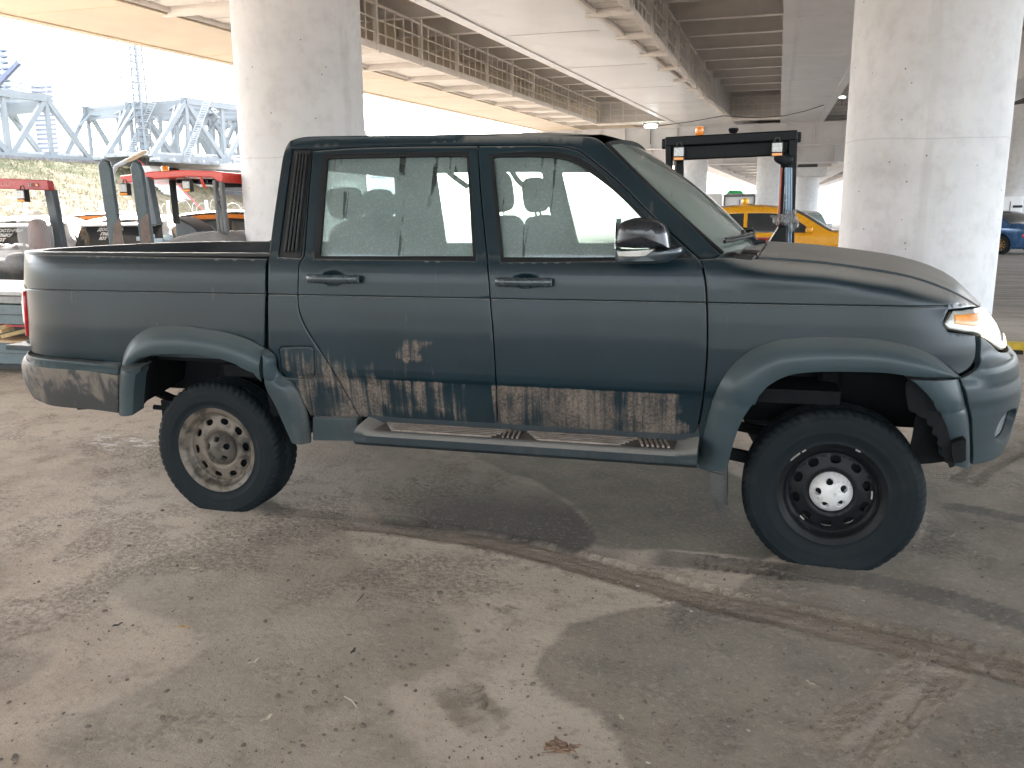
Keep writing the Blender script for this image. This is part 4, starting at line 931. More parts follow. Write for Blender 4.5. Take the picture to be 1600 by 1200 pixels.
# bed and its rounded tail
def az(*L): return [tuple(q) for q in L]
bs_az = [tuple(hit(p))+((C,) if c else ()) for p, c in (((417,403.5),1),((414.5,470),0),((413.5,545),1),((382.7,529),0),((350.7,522),0),((318.7,517),0),((286.7,514),0),((254.7,514),0),((233,519),0),((214,532),0),((203,550),0),((196,568),1),((120,561),0),((72,557.5),0))]
bs = panel('bed_side', bs_az+[(-1.0,.782),(-1.18,.778),(-1.36,.775,C),(-1.36,.862,C),(-1.19,.858,C),(-1.145,.90),(-1.11,1.0),(-1.11,1.123,C),(-1.36,1.135,C),(-1.36,1.312,C),(-1.1,1.316),(-.9,1.317)], PAINT, T, az=True, label='load bed side panel')
tl = panel('tail_light', [(-1.40,1.12,C),(-1.125,1.118,C),(-1.122,1.0),(-1.157,.90),(-1.195,.862,C),(-1.40,.862,C)], simple('tail_lamp_red', (.55, .03, .04), .15, var=.1, Coat_Weight=.6), T, az=True, off=.014, rim=.03)
tw = panel('reversing_lens', [(-1.40,1.06,C),(-1.128,1.06,C),(-1.146,.94,C),(-1.40,.94,C)], simple('tail_lamp_clear', (.75, .72, .72), .15, var=.05, Coat_Weight=.6), T, az=True, off=.017, rim=.02)
tgm = MB()
zz = [.775, .86, 1.0, 1.12, 1.13, 1.14, 1.30, 1.315]; aa = np.linspace(-1.365, -1.85, 8)
tgm.grid(np.array([[surf(a, z) for z in zz] for a in aa])); tgm.grid(np.array([[surf(a, z)*np.array([1, -1, 1]) for z in zz] for a in aa]), flip=True)
tgm.build('tailgate', PAINT, T)
# fender
fe = panel('front_fender', HOODL[:-1]+[(1527,478.5,C),(1505,481.5),(1483,484.5,C),(1476,500),(1474.5,507),(1482,517.5,C),(1500,520),(1525,523,C),(1526,545),(1523,565),(1512,580),(1497,587,C)]+[(1472,569),(1447.5,555),(1412.5,544),(1367,535),(1307.5,531.5),(1248,533),(1202.5,540),(1167,559),(1137,590),(1116,634),(1101,690),(1094,726,C),(1088,726,C),(1089,684),(1095,650),(1101.5,600),(1105.5,540),(1104.5,470),(1101.5,434),(1097.5,415),(1092.5,403.5,C)], PAINT, T, step=8., gx=.035, gz=.018)
for nm, o_, i_, n_, h_ in (('front_wheel_arch', FO, FI, 56, .062), ('bumper_arch', FO2, FI2, 26, .058), ('rear_wheel_arch', RO, RI, 50, .058), ('rear_arch_end', RO2, RI2, 20, .05), ('quarter_arch', RO3, RI3, 36, .055)):
    flare(nm, o_, i_, TRIM, T, h_, n_)
# front bumper (wraps the nose), lamps and grille
BT = [tuple(hit(p))+((C,) if c else ()) for p, c in (((1512,723),1),((1513,690),0),((1511.5,651),0),((1505,620),0),((1496.5,591),1),((1514,582),0),((1526,566),0),((1528.5,545),0),((1527,524),1))]
fb = panel('front_bumper', BT+[(3.759,.955),(3.868,.920),(4.05,.908),(4.20,.932),(4.28,.98,C),(4.445,.98,C),(4.445,.50,C),(4.2,.462),(3.853,.462)], TRIM, T, [[(3.72,.60),(3.74,.655),(3.80,.685),(3.95,.675),(4.04,.63),(4.0,.57),(3.86,.545),(3.76,.56)]], az=True, off=.012, rim=.03, gx=.04, gz=.035, bumpf=lambda a, z: .030*sstep(z, .795, .855)*(1-sstep(z, .865, .93))*sstep(np.asarray(a, float), 3.50, 3.66)+.012*(1-sstep(z, .80, .85)))
cl_m = simple('headlamp_lens', (.36, .37, .34), .12, var=.08, Coat_Weight=.8); amb = simple('amber_reflector', (.85, .30, .03), .25, var=.15, Coat_Weight=.5)
HL = [(3.507,1.114,C),(3.75,1.106),(3.987,1.09),(4.2,1.06),(4.27,1.0),(4.2,.94),(4.05,.917,C),(3.868,.929),(3.759,.963),(3.638,1.012),(3.53,1.026),(3.424,1.041,C),(3.405,1.065)]
hl = panel('headlight', HL, cl_m, T, az=True, off=.008, gap=.005, rim=.05)
hb = panel('headlamp_bezel', HL, BLACKP, T, az=True, off=-.008, gap=.0015, rim=.05)
am = panel('turn_signal_lens', [(3.50,1.097,C),(3.80,1.085),(3.78,1.055),(3.66,1.042),(3.47,1.060,C)], amb, T, az=True, off=.0105, rim=.004, edge=.001)
em = Mt('running_light_glow', (1, .9, .6), .4); em.b.inputs['Emission Color'].default_value = (1, .80, .42, 1); em.b.inputs['Emission Strength'].default_value = .6
dr = panel('running_light', [(3.66,1.003,C),(3.70,1.016),(3.80,.995),(3.90,.967),(4.02,.957),(4.16,.97),(4.15,.94),(4.03,.928),(3.90,.936),(3.80,.963),(3.72,.985)], em.m, T, az=True, off=.0115, rim=.004, edge=.001)
fg = panel('fog_light', [(3.715,.60),(3.735,.66),(3.80,.69),(3.955,.68),(4.045,.63),(4.005,.565),(3.86,.54),(3.755,.555)], simple('fog_lamp_lens', (.28, .31, .33), .15, var=.1, Coat_Weight=.6), T, az=True, off=-.012, rim=.05)
fs_ = panel('fog_surround', [(3.63,.556,C),(3.74,.552),(3.86,.536),(3.95,.545),(3.93,.518),(3.84,.512),(3.70,.526),(3.64,.534,C)], simple('pale_bumper_trim', (.32, .35, .37), .35, var=.1), T, az=True, off=.018, rim=.03)
gr = MB()
for z in np.arange(.60, 1.09, .045):
    gr.grid(np.array([[surf(a, zq)-np.array([.03, 0, 0]) for zq in (z-.008, z+.008)] for a in np.linspace(4.22, 4.45, 8)])); gr.grid(np.array([[(surf(a, zq)-np.array([.03, 0, 0]))*np.array([1, -1, 1]) for zq in (z-.008, z+.008)] for a in np.linspace(4.22, 4.45, 8)]), flip=True)
gr.build('grille', simple('grille_grey', (.2, .21, .22), .35, .4), T)
bb = MB(); bb.grid(np.array([[surf(a, z)*np.array([.975, .98, 1]) for z in np.linspace(.46, 1.10, 6)] for a in np.linspace(3.35, 4.45, 14)])); bb.grid(np.array([[surf(a, z)*np.array([.975, -.98, 1]) for z in np.linspace(.46, 1.10, 6)] for a in np.linspace(3.35, 4.45, 14)]), flip=True)
bb.build('nose_backing', DARK, T)
# rear bumper
rbt = [tuple(hit(p))+((C,) if c else ()) for p, c in (((189,569),1),((189,584),1),((120,577),0),((60,572),0))]
panel('rear_bumper_strip', rbt+[(-1.10,.736),(-1.3,.738),(-1.60,.738,C),(-1.60,.772,C),(-1.3,.772),(-1.1,.772),(-.9,.774)], TRIM, T, az=True, off=.022, rim=.05)
rbb = [tuple(hit(p))+((C,) if c else ()) for p, c in (((188,585),1),((187.5,645),1),((150,640),0),((85,633),0))]
panel('rear_bumper', rbb+[(-1.12,.505),(-1.28,.50),(-1.60,.51,C),(-1.60,.734,C),(-1.3,.734),(-1.1,.732),(-.9,.733)], BUMP, T, az=True, off=.016, rim=.05, edge=.006)
panel('sill_cover', [(487,653,C),(558,655,C),(560,691,C),(487,690,C)], TRIM, T, off=.03, rim=.06, edge=.008)
tm = MB(); tm.tube([(-1.02, -.70, .47), (-.95, -.66, .47), (-.7, -.55, .52)], .035, 12); tm.build('exhaust_tip', DARK, T)
# hood, cowl, roof, windscreen
E_ = [surf(*hit(p)) for p in catmull([(1185,402.5)]+HOODL[3:], False, 22.)]; E_ = np.array(E_); hr = []
for i, e in enumerate(E_):
    u = i/(len(E_)-1); row = []
    for t_ in np.linspace(-1, 1, 65):
        bow = .05*(1-u)**2+max(0., float(surf(4.44, max(1.0, e[2]-.03))[0])-e[0]-.01)*u**2.2; cr = .024*(1-u**3)-.012*u**4
        sh = .008*float(sstep(abs(t_), .885, .865)); y = (abs(e[1])-.003)*t_
        row.append((e[0]+bow*(1-abs(t_)**2.2), y, e[2]+cr*(1-abs(t_)**2.4)+sh*(1-u**4)+.004))
    hr.append(row)
hr = np.array(hr); lip = hr[-1].copy(); lip[:, 2] -= .04; lip[:, 0] -= .004
rr_ = hr[0].copy(); rr_[:, 2] -= .03
hm = MB(); hm.grid(np.concatenate([rr_[None], hr, lip[None]])); sdl = np.stack([hr[:, 0], hr[:, 0]-np.array([0, 0, .03])], 1); hm.grid(sdl)
hm.grid(np.stack([hr[:, -1], hr[:, -1]-np.array([0, 0, .03])], 1), flip=True)
hood = hm.build('hood', PAINT, T, label='dusty bonnet', sharp=40)
def ytop(z): return float(np.interp(z, BZ[:, 0], BZ[:, 1]))-.030
WT = lambda t: np.array([1.955+.070*(1-abs(t)**2.2), .672*t, 1.822+.018*(1-t*t)]); WB = lambda t: np.array([2.475+.17*(1-abs(t)**2.2), (ytop(1.35))*t, 1.345-.005*(1-t*t)])
G = []
for s in np.linspace(0, 1, 16):
    px_, py_ = 948+(1128-948)*s, 226+(396.5-226)*s+4*math.sin(math.pi*s); yy = -.75
    for _ in range(8): ep = U(px_, py_, Y=yy); yy = -(float(np.interp(ep[2], BZ[:, 0], BZ[:, 1]))-.012)
    cp_ = WT(0)*(1-s)+WB(0)*s+np.array([.022, 0, .022])*math.sin(math.pi*s); row = []
    for t_ in np.linspace(-1, 1, 25):
        k_ = 1-abs(t_)**2.3; row.append(np.array([ep[0]+(cp_[0]-ep[0])*k_, ep[1]*-t_, ep[2]+(cp_[2]-ep[2])*k_]))
    G.append(row)
G = np.array(G); wm = MB(); wm.grid(G); ws = wm.build('windscreen', WGLASS, T, label='windscreen fogged grey green')
sm = MB()
for j in (0, -1): sm.tube([tuple(g+np.array([.003, 0, .003])) for g in G[:, j]], .009, 6)
sm.tube([tuple(g+np.array([.003, 0, .003])) for g in G[0]], .009, 6); sm.build('windscreen_seal', RUBBER, ws)
ck = []
for k, s in enumerate(np.linspace(0, 1, 6)):
    row = []
    for i, t_ in enumerate(np.linspace(-1, 1, 65)):
        a = WB(t_)*np.array([1, .985, 1])+np.array([-.02, 0, -.012]); b = hr[0][i]+np.array([-.008, 0, -.004]); row.append(a*(1-s)+b*s+np.array([0, 0, .012*math.sin(math.pi*s)]))
    ck.append(row)
cw = MB(); cw.grid(np.array(ck)); cowl = cw.build('cowl', PAINT, T)
cv = MB(); cv.cur = 0
for (a, b, c_, d_) in (((1161,389.5),(1188,391.5),(1183,396),(1158,394)), ((1150,396),(1181,398),(1176,402),(1147,399.5))):
    q = [U(*p, z=1.338+.012) for p in (a, b, c_, d_)]; cv.add([tuple(w) for w in q]+[tuple(w-np.array([0, 0, .01])) for w in q], [(3, 2, 1, 0), (0, 1, 5, 4), (1, 2, 6, 5), (2, 3, 7, 6), (3, 0, 4, 7)])
cv.build('cowl_vent', RUBBER, cowl, smooth=False)
wp = MB(); w0 = U(1150, 372, Y=-.25)
def wpt(x, y, Y=-.35): return tuple(U(x, y, Y=Y))
for (ya, ys) in ((-.52, 0), (.12, 1)):
    base = np.array([2.60, ya+.28, 1.372])
    s0 = G[13][int(12+ya*14)]; 
    wp.tube([tuple(base), tuple(base+np.array([-.03, -.10, .03])), tuple(WB(ya/.85)+np.array([-.02, 0, .075]))], .009, 6)
    bl_ = [tuple(G[14][int(round(12+v*12))]+np.array([.012, 0, .016])) for v in np.linspace(ya-.40, ya+.22, 7)]
    wp.tube(bl_, .008, 6); wp.tube([(b[0]+.004, b[1], b[2]+.014) for b in bl_], .005, 6); wp.blob(tuple(base+np.array([0, 0, .005])), (.06, .06, .05), .8)
wp.build('wiper', BLACKP, T, smooth=True)
fold = MB()
for (a, b, r) in (((1150,379),(1178,371),.012),((1152,384),(1195,377),.011),((1172,368),(1183,380),.012),((1160,376),(1176,383),.010)):
    fold.tube([wpt(*a, Y=-.28), wpt((a[0]+b[0])/2, (a[1]+b[1])/2-2, Y=-.26), wpt(*b, Y=-.24)], r, 6)
fold.build('wiper_arm', BLACKP, T)
XR = np.linspace(.20, 1.0, 5); rf = []
def rz_(x): return float(np.interp(x, [.34, .5, 1.1, 1.7, 1.9, 2.02], [1.872, 1.893, 1.898, 1.890, 1.868, 1.845]))
def rx_side(t_):                     # front end of the roof follows the windscreen top
    return WT(max(-1, min(1, t_/.672*.67)))[0]
for s in np.linspace(0, 1, 26):
    row = []
    for v in np.sin(np.linspace(-math.pi/2, math.pi/2, 33)):
        y = .706*v; xe = WT(max(-1., min(1., v)))[0]-.004; xb = .445-.05*(1-v*v)
        x = xb+(xe-xb)*s; zc = float(np.interp(s, [0, .02, .10, .45, .80, .92, 1], [1.845, 1.868, 1.893, 1.899, 1.888, 1.868, 1.842]))
        h = zc-1.843; row.append((x, y, 1.843+h*max(0, (1-abs(v)**3.0))**.62))
    rf.append(row)
rm = MB(); rm.grid(np.array(rf)); rm.build('roof', PAINT, T, sharp=60)
hd = np.array(rf)[1:-1, 2:-2].copy(); hd[:, :, 2] -= .05; hm2 = MB(); hm2.grid(hd, flip=True); hm2.build('headliner', HEADL, T)
# glass and seals of the side windows
def win(nm, fr, gls, door):
    fo = clean(to_az(catmull(fr, True, 9.))); gi = clean(to_az(catmull(gls, True, 9.)))
    MIR.append(shell('window_seal', surf, surfn, inset(fo, -.002), [gi], RUBBER, door, off=.001, rim=.02, ring=.005))
    g = shell(nm, surf, surfn, inset(gi, -.004), [], GLASS, door, off=-.014, rim=0, ring=0, gx=.08, gz=.08); return g
GF = [(770,246,C),(775,244.5),(800,244),(840,244),(884,249),(912,262),(958,296),(1000,337),(1012,352,C),(1016,401,C),(900,402),(786,401.5,C)]
GR_ = [(511,249,C),(516,247),(620,244.5),(724,243.5),(729,246,C),(739,400,C),(499,400,C)]
g1 = win('window_glass', WF, GF, fd); g2 = win('window_glass', WR, GR_, rd)
for g in (g1, g2):
    c = g.copy(); COL.objects.link(c); c.scale = (1, -1, 1); c.data = g.data.copy(); c.data.materials[0] = FGLASS
def cup(out, door, hpx, x0, x1, y0, y1):
    o = clean(to_az(catmull(out, True, 5.))); cen = o.mean(0); 
    f = lambda a, z: -.024*np.clip(1-(((a-cen[0])/.058)**2+((z-cen[1])/.028)**2), 0, 1)**.6-.001
    MIR.append(shell('handle_cup', surf, surfn, o, [], PAINT, door, gx=.012, gz=.008, edge=.0, rim=0, bulge=f, ring=.004))
    a = U(x0, (y0+y1)/2, Y=-.965); b = U(x1, (y0+y1)/2+1, Y=-.965); hb_ = MB(); L = b[0]-a[0]; hh = .040
    n = 24; prof = []
    for i in range(n+1):
        s = i/n; x = a[0]+L*s; th = hh*(1 if .03 < s < .97 else .85); yo = -.958-.018*math.sin(math.pi*min(1, max(0, s)))**.5; z = a[2]+(b[2]-a[2])*s
        prof.append([(x, yo+q[0], z+q[1]) for q in [(.012, -th/2), (-.002, -th/2), (-.008, -th/3), (-.010, 0), (-.008, th/3), (-.002, th/2), (.012, th/2), (.012, -th/2)]])
    hb_.grid(np.array(prof)); q = hb_.build('door_handle', BLACKP if False else TRIM2, door, sharp=50); MIR.append(q)
    st = MB(); st.box((a[0]+.02, -.945, a[2]), (.03, .04, .024)); st.box((b[0]-.02, -.945, b[2]), (.03, .04, .024)); MIR.append(st.build('handle_mount', TRIM2, door, bevel=.004))
TRIM2 = simple('handle_dark_teal', (.035, .05, .06), .28, .2, var=.2, Coat_Weight=.3)
cup(CUPF, fd, None, 774, 861, 434, 447); cup(CUPR, rd, None, 479, 558, 429.5, 441)
# inner shell so that the shut lines read dark
ish = MB()
for x0, x1, z0, z1 in ((.30, 2.46, .50, 1.30), (2.46, 2.60, .60, 1.26), (-1.0, .30, .86, 1.26), (2.6, 3.35, 1.02, 1.12), (-1.0, -.5, .62, .8), (.46, .98, .5, .8)):
    A_, Z_ = np.meshgrid(np.linspace(x0, x1, 12), np.linspace(z0, z1, 10), indexing='ij'); P = surf(A_, Z_); N = surfn(A_, Z_); ish.grid(P-N*.035)
for (p0, p1, w) in (((746.5, 230), (761, 403), .07), ((480, 238), (470, 403), .07), ((1020, 352), (1088, 402), .05)):
    q = [hit((p0[0]*(1-s)+p1[0]*s, p0[1]*(1-s)+p1[1]*s)) for s in np.linspace(0, 1, 8)]
    ish.grid(np.array([[surf(u[0]+d, u[1])-surfn(*u)*.03 for d in (-w/2, 0, w/2)] for u in q]))
tr = [hit(p) for p in catmull([(482,229),(747,223),(850,223),(905,231),(970,284),(1040,349),(1088,396)], False, 20.)]
ish.grid(np.array([[surf(u[0]+dx, u[1]+dz)-surfn(*u)*.03 for dx, dz in ((-.025, -.03), (0, 0), (.02, .012))] for u in tr]))
MIR.append(ish.build('inner_panel', DARK, T))
# ------------------------------------------------------------------ door mirror
def loft(outline, secs, y_to3d=None):
    """outline (x,z) array; secs list of (y, scale, dx, dz)"""
    c = outline.mean(0); G = []
    for (y, s, dx, dz) in secs: G.append([(c[0]+(p[0]-c[0])*s+dx, y, c[1]+(p[1]-c[1])*s+dz) for p in outline]+[(c[0]+(outline[0][0]-c[0])*s+dx, y, c[1]+(outline[0][1]-c[1])*s+dz)])
    return np.array(G)
def pxo(L, Y, step=3.): return np.array([U(p[0], p[1], Y=Y)[[0, 2]] for p in catmull(L, True, step)])
MH = pxo([(963.5,384),(964,367),(968,352),(976,345),(990,341),(1004,340),(1022,342),(1034,348),(1042,360),(1046.5,380),(1048,387,C),(1022,387),(990,388,C)], -1.08)
GLB = simple('gloss_black_mirror', (.012, .014, .018), .25, var=.3, Coat_Weight=.5)
mm = MB(); mm.grid(loft(MH, [(-1.165, .02, 0, 0), (-1.165, .55, 0, .0), (-1.155, .82, 0, 0), (-1.13, .95, 0, 0), (-1.08, 1, 0, 0), (-1.0, 1, .0, 0), (-.955, .96, .0, 0), (-.94, .85, 0, 0), (-.94, .02, 0, 0)]))
MIRR = mm.build('side_mirror', GLB, T, sharp=60)
ML = pxo([(963.5,388,C),(990,389),(1048,388,C),(1064,386,C),(1066,394),(1058,400),(1046,408),(1030,410.5),(1000,411),(972,411),(964.5,407)], -1.06)
mm = MB(); mm.grid(loft(ML, [(-1.16, .02, 0, 0), (-1.16, .6, 0, 0), (-1.14, .9, 0, 0), (-1.10, 1, 0, 0), (-.97, 1, 0, 0), (-.94, .9, .015, 0), (-.90, .75, .04, 0)])); mm.build('mirror_base', TRIM2, MIRR, sharp=60)
MI = pxo([(964,392.5,C),(985,391.5),(1023,389,C),(1015,396),(1006,400.5),(985,401.5),(966,400.5,C)], -1.165)
mm = MB(); mm.grid(loft(MI, [(-1.182, .02, 0, 0), (-1.182, .8, 0, 0), (-1.176, .97, 0, 0), (-1.13, 1, 0, 0)])); (mm.build('mirror_indicator', simple('indicator_lens', (.5, .5, .48), .15, var=.1, Coat_Weight=.6), MIRR, sharp=60))
mm = MB(); c = MH.mean(0); mm.box((MH[:, 0].min()+.006, -1.05, c[1]+.005), (.004, .15, .12)); (mm.build('mirror_glass', CHROME, MIRR, bevel=.01))
# dark sail piece between the window and the pillar
panel('mirror_sail', [(1001,340,C),(1015,352),(1078,401,C),(1014,402,C),(1011,352)], BLACKP, T, off=.004, gap=0.0)
# ------------------------------------------------------------------ running board
xs = [.862, .875, .90, .93, .96, 1.0, 1.2, 1.6, 2.0, 2.2, 2.28, 2.32, 2.36, 2.39, 2.41, 2.425]; G = []
for x in xs:
    e = max(0, 1-(x-.862)/.09) if x < 1.2 else max(0, 1-(2.425-x)/.10); e = e*e*(3-2*e)*.35
    G.append([(x, y, z+dz*e) for y, z, dz in ((-.86, .60, .0), (-.885, .56, .04), (-.895, .522, .075), (-1.02, .517, .045), (-1.05, .511, .03), (-1.064, .500, .02), (-1.066, .468, .0), (-1.05, .452, 0), (-1.0, .444, 0), (-.84, .444, 0), (-.86, .60, 0))])
G = np.array(G); rb = MB(); rb.grid(G); rb.f.append(tuple(range(10))); rb.mi.append(0); rb.f.append(tuple((len(xs)-1)*11+k for k in range(10))[::-1]); rb.mi.append(0)
RBM = body_mat('running_board_paint', (.010, .021, .027), mud=.1, dust=.8, rough=.5, metal=.0, coat=.05)
RB = rb.build('running_board', RBM, T, sharp=45); MIR.append(RB)
sp = MB()
for i, y in enumerate(np.linspace(-.92, -1.035, 5)):
    for (xa, xb, k) in ((.97, 1.58, 1), (1.66, 2.16, 1)):
        o = .012*i; sp.bar((xa+o*1.5, y, .5285), (xb-o*1.2, y, .5285), .013, .010)
for i in range(4):
    sp.bar((1.60+.022*i-.04, -.925, .5285), (1.575+.022*i, -1.035, .5285), .008, .009)
for i in range(6):
    sp.bar((2.17+.022*i, -.925, .5285), (2.195+.022*i, -1.03, .5285), .009, .010)
MIR.append(sp.build('step_tread', simple('dusty_step_rubber', (.20, .17, .145), .95, var=.4, scale=14, bump=.4), RB, smooth=False))
pd = MB(); pd.grid(np.array([[(x, y, .5245) for y in (-.90, -1.045)] for x in np.linspace(.955, 2.33, 8)]), flip=False); MIR.append(pd.build('step_pad', simple('dark_step_pad', (.075, .066, .057), .95, var=.45, scale=9, bump=.3), RB))  # pad coloured darker than the ribs so the gaps stand out
# ------------------------------------------------------------------ wheels
TYRE = Mt('tyre_rubber', (.006, .009, .012), .66); _n = TYRE.noise(6, 5, .6, obj=True); _m = TYRE.noise(60, 3, .6, obj=True)
TYRE.set('Base Color', TYRE.mix(_n.ss(.50, .75)*.26*(_m*.6+.4), (.0045, .0085, .011), (.058, .053, .046))); TYRE.set('Roughness', _n*.2+.6); TYRE.b.inputs['Specular IOR Level'].default_value = .22; TYRE.bump(_m, .25, .004); TYRE = TYRE.m
def rim_mat(name, a, b, k, ru):
    t = Mt(name, a, .5, .2); n = t.noise(9, 5, .65, obj=True); f = t.noise(70, 4, .6, obj=True)
    c = t.mix(n.ss(k, k+.2), a, b); c = t.mix((f*n).ss(.30, .42)*.7, c, ru); t.set('Base Color', c); t.set('Roughness', n*.3+.35); t.bump(f, .2, .003); t.b.inputs['Specular IOR Level'].default_value = .3; return t.m
RIMB = rim_mat('black_steel_wheel', (.0045, .006, .0075), (.008, .010, .012), .5, (.02, .018, .016)); RIMD = rim_mat('dusty_steel_wheel', (.150, .128, .104), (.038, .032, .027), .43, (.045, .034, .027))
CAPS = rim_mat('silver_cap', (.62, .62, .62), (.50, .50, .50), .45, (.25, .23, .21)); CAPD = rim_mat('dusty_cap', (.095, .083, .070), (.04, .035, .03), .43, (.04, .033, .028))
SCUFF = simple('bare_scuffed_steel', (.30, .29, .27), .6, .3)
def tyre_mesh(R=.362, flat=0.0, hub=.33, W=.118, bulge=0.):
    prof = [(.218, -.098), (.224, -.104), (.232, -.102), (.245, -.106), (.262, -.1125), (.268, -.1145), (.272, -.1135), (.290, -.1165), (.306, -.1165), (.320, -.1135), (.3245, -.1145), (.328, -.112), (.338, -.108), (.346, -.104), (.352, -.0985), (.357, -.092), (.3600, -.084), (.3612, -.070), (.362, -.058), (.362, -.046), (.362, -.044), (.362, -.036), (.362, -.034), (.362, -.018), (.362, -.012), (.362, -.010), (.362, -.004), (.362, -.002)]
    prof = prof+[(r, -y) for r, y in prof[::-1]]; n = len(prof); seg = 360; V = []
    sc = R/.362
    for k in range(seg):
        th = 2*math.pi*k/seg; ct, st = math.cos(th), math.sin(th); ph = (k % 6)/6.; blk = (k//6)
        for i, (r, y) in enumerate(prof):
            d = 0
            ay = abs(y); sgn = -1 if y < 0 else 1
            lat = ((k+int(ay*120)*1+(2 if sgn > 0 else 0)) % 6) < 1.5
            if r > .3605 and (.0435 < ay < .037+.0) : d = .008
            if r >= .3619 and .034 <= ay <= .0445 and ay in (.044, .036): d = .008
            if r >= .3619 and ay in (.012, .010): d = .007
            if lat and ay > .046 and r > .340: d = .0055*min(1, (r-.336)/.012)
            if lat and .012 < ay < .036 and r > .36 and blk % 2: d = .006
            if .3275 < r < .350 and (k % 6) in (2, 3) : d -= .0022
            rr = (r-d)*(sc if r > .25 else 1); x, z = rr*ct, rr*st
            yy = y*(W/.1165)
            if z < -hub+.045 and bulge: yy *= 1+bulge*min(1, (-hub+.045-z)/.05)
            if z < -hub: z = -hub-.0008*random.random()
            V.append((x, yy, z))
    F = []
    for k in range(seg):
        k2 = (k+1) % seg
        for i in range(n-1): F.append((k*n+i, k*n+i+1, k2*n+i+1, k2*n+i))
    return V, F
def disc(name, prof, R, holes, mat, parent, nr=9, edge=.0, rim=.006, seg=64):
    P = np.array(prof, float); fy = lambda r: np.interp(r, P[:, 0], P[:, 1])
    t = np.linspace(0, 2*math.pi, seg, endpoint=False); outer = np.stack([R*np.cos(t), R*np.sin(t)], 1); hs = []
    for (r0, th, a, b) in holes:
        q = np.linspace(0, 2*math.pi, 18, endpoint=False); u = a*np.sign(np.cos(q))*np.abs(np.cos(q))**.8; v = b*np.sin(q)
        hs.append(np.stack([(r0+u)*math.cos(th)-v*math.sin(th), (r0+u)*math.sin(th)+v*math.cos(th)], 1))
    fn = lambda a, b: np.stack([a, fy(np.hypot(a, b)), b], -1)
    def nn(a, b):
        r = np.hypot(a, b)+1e-9; s = (fy(r+.002)-fy(r-.002))/.004; v = np.stack([s*a/r, -np.ones_like(r), s*b/r], -1); return v/np.linalg.norm(v, axis=-1, keepdims=True)
    return shell(name, fn, nn, outer, hs, mat, parent, gx=.0085, gz=.0085, edge=edge, rim=rim, ring=.003, sharp=70)
def wheel(loc, R, hub, rimm, capm, rot, steer=0., scuff=False, lab=None, bulge=.06):
    dm = MB(); dm.lathe([(.0, .10), (.15, .10), (.165, .05), (.165, -.02), (.0, -.03)], axis='y', seg=32)
    w = dm.build('wheel', DARK, T, sharp=40); w.location = loc; w.rotation_euler = (0, 0, steer)
    if lab: w['label'] = lab
    V, F = tyre_mesh(R, hub=hub, bulge=bulge); mk('tyre', V, F, TYRE, w, sharp=38)
    rm_ = MB(); rm_.lathe([(.171, -.050), (.1735, -.058), (.178, -.060), (.186, -.066), (.193, -.082), (.197, -.092), (.206, -.097), (.213, -.099), (.219, -.1035), (.223, -.1045), (.226, -.102), (.224, -.098), (.217, -.094), (.208, -.085), (.196, -.04), (.190, .02), (.205, .08), (.224, .10), (.226, .104)], axis='y', seg=72)
    rim = rm_.build('rim', rimm, w, sharp=50)
    hl_ = [(.146, rot+2*math.pi*k/10, .0165, .0225) for k in range(10)]
    d = disc('wheel_disc', [(0, -.035), (.060, -.035), (.074, -.037), (.086, -.050), (.096, -.064), (.108, -.0665), (.125, -.063), (.146, -.058), (.160, -.056), (.168, -.050), (.174, -.050)], .174, hl_, rimm, w)
    ch = [(.056, rot+.25+2*math.pi*k/5, .0145, .0165) for k in range(5)]
    cp = disc('hub_cap', [(0, -.103), (.02, -.103), (.036, -.100), (.052, -.094), (.066, -.084), (.078, -.072), (.086, -.062), (.0885, -.055)], .0885, ch, capm, w, rim=.018)
    bk = MB(); bk.lathe([(.0, -.062), (.075, -.060), (.084, -.045)], axis='y', seg=32); 
    for k in range(5):
        th = rot+.25+2*math.pi*k/5; bk.lathe([(.0, -.074), (.009, -.074), (.0095, -.060)], c=(.056*math.cos(th), 0, .056*math.sin(th)), axis='y', seg=6)
    bk.build('lug_nut', DARK, w)
    wt = MB()
    if scuff:
        for th, l, r in ((2.35, .05, .2195), (2.15, .018, .2195), (1.15, .020, .2195), (-2.3, .022, .165), (-2.1, .02, .2), (.02, .035, .160), (-2.05, .02, .19)):
            pts = [((r+.002)*math.cos(th+l*q/r/2), -.105 if r > .21 else -.07, (r+.002)*math.sin(th+l*q/r/2)) for q in (-1, -.3, .3, 1)]; wt.tube(pts, .0042, 5)
        wt.build('wheel_weight', SCUFF, w)
    return w
wf = wheel((2.985, -.775, .322), .372, .318, RIMB, CAPS, .25, steer=math.radians(-2), scuff=True, lab='front wheel with black rim and silver cap on a soft tyre', bulge=.10)
wr = wheel((.0, -.795, .322), .358, .322, RIMD, CAPD, .1, lab='rear wheel with dusty beige rim')
for w0_ in (wf, wr):
    c = copy_tree(w0_); c.scale = (1, -1, 1); c.location = (w0_.location[0], .795, w0_.location[2]); c.rotation_euler = (0, 0, 0); 
    if 'label' in c: del c['label']
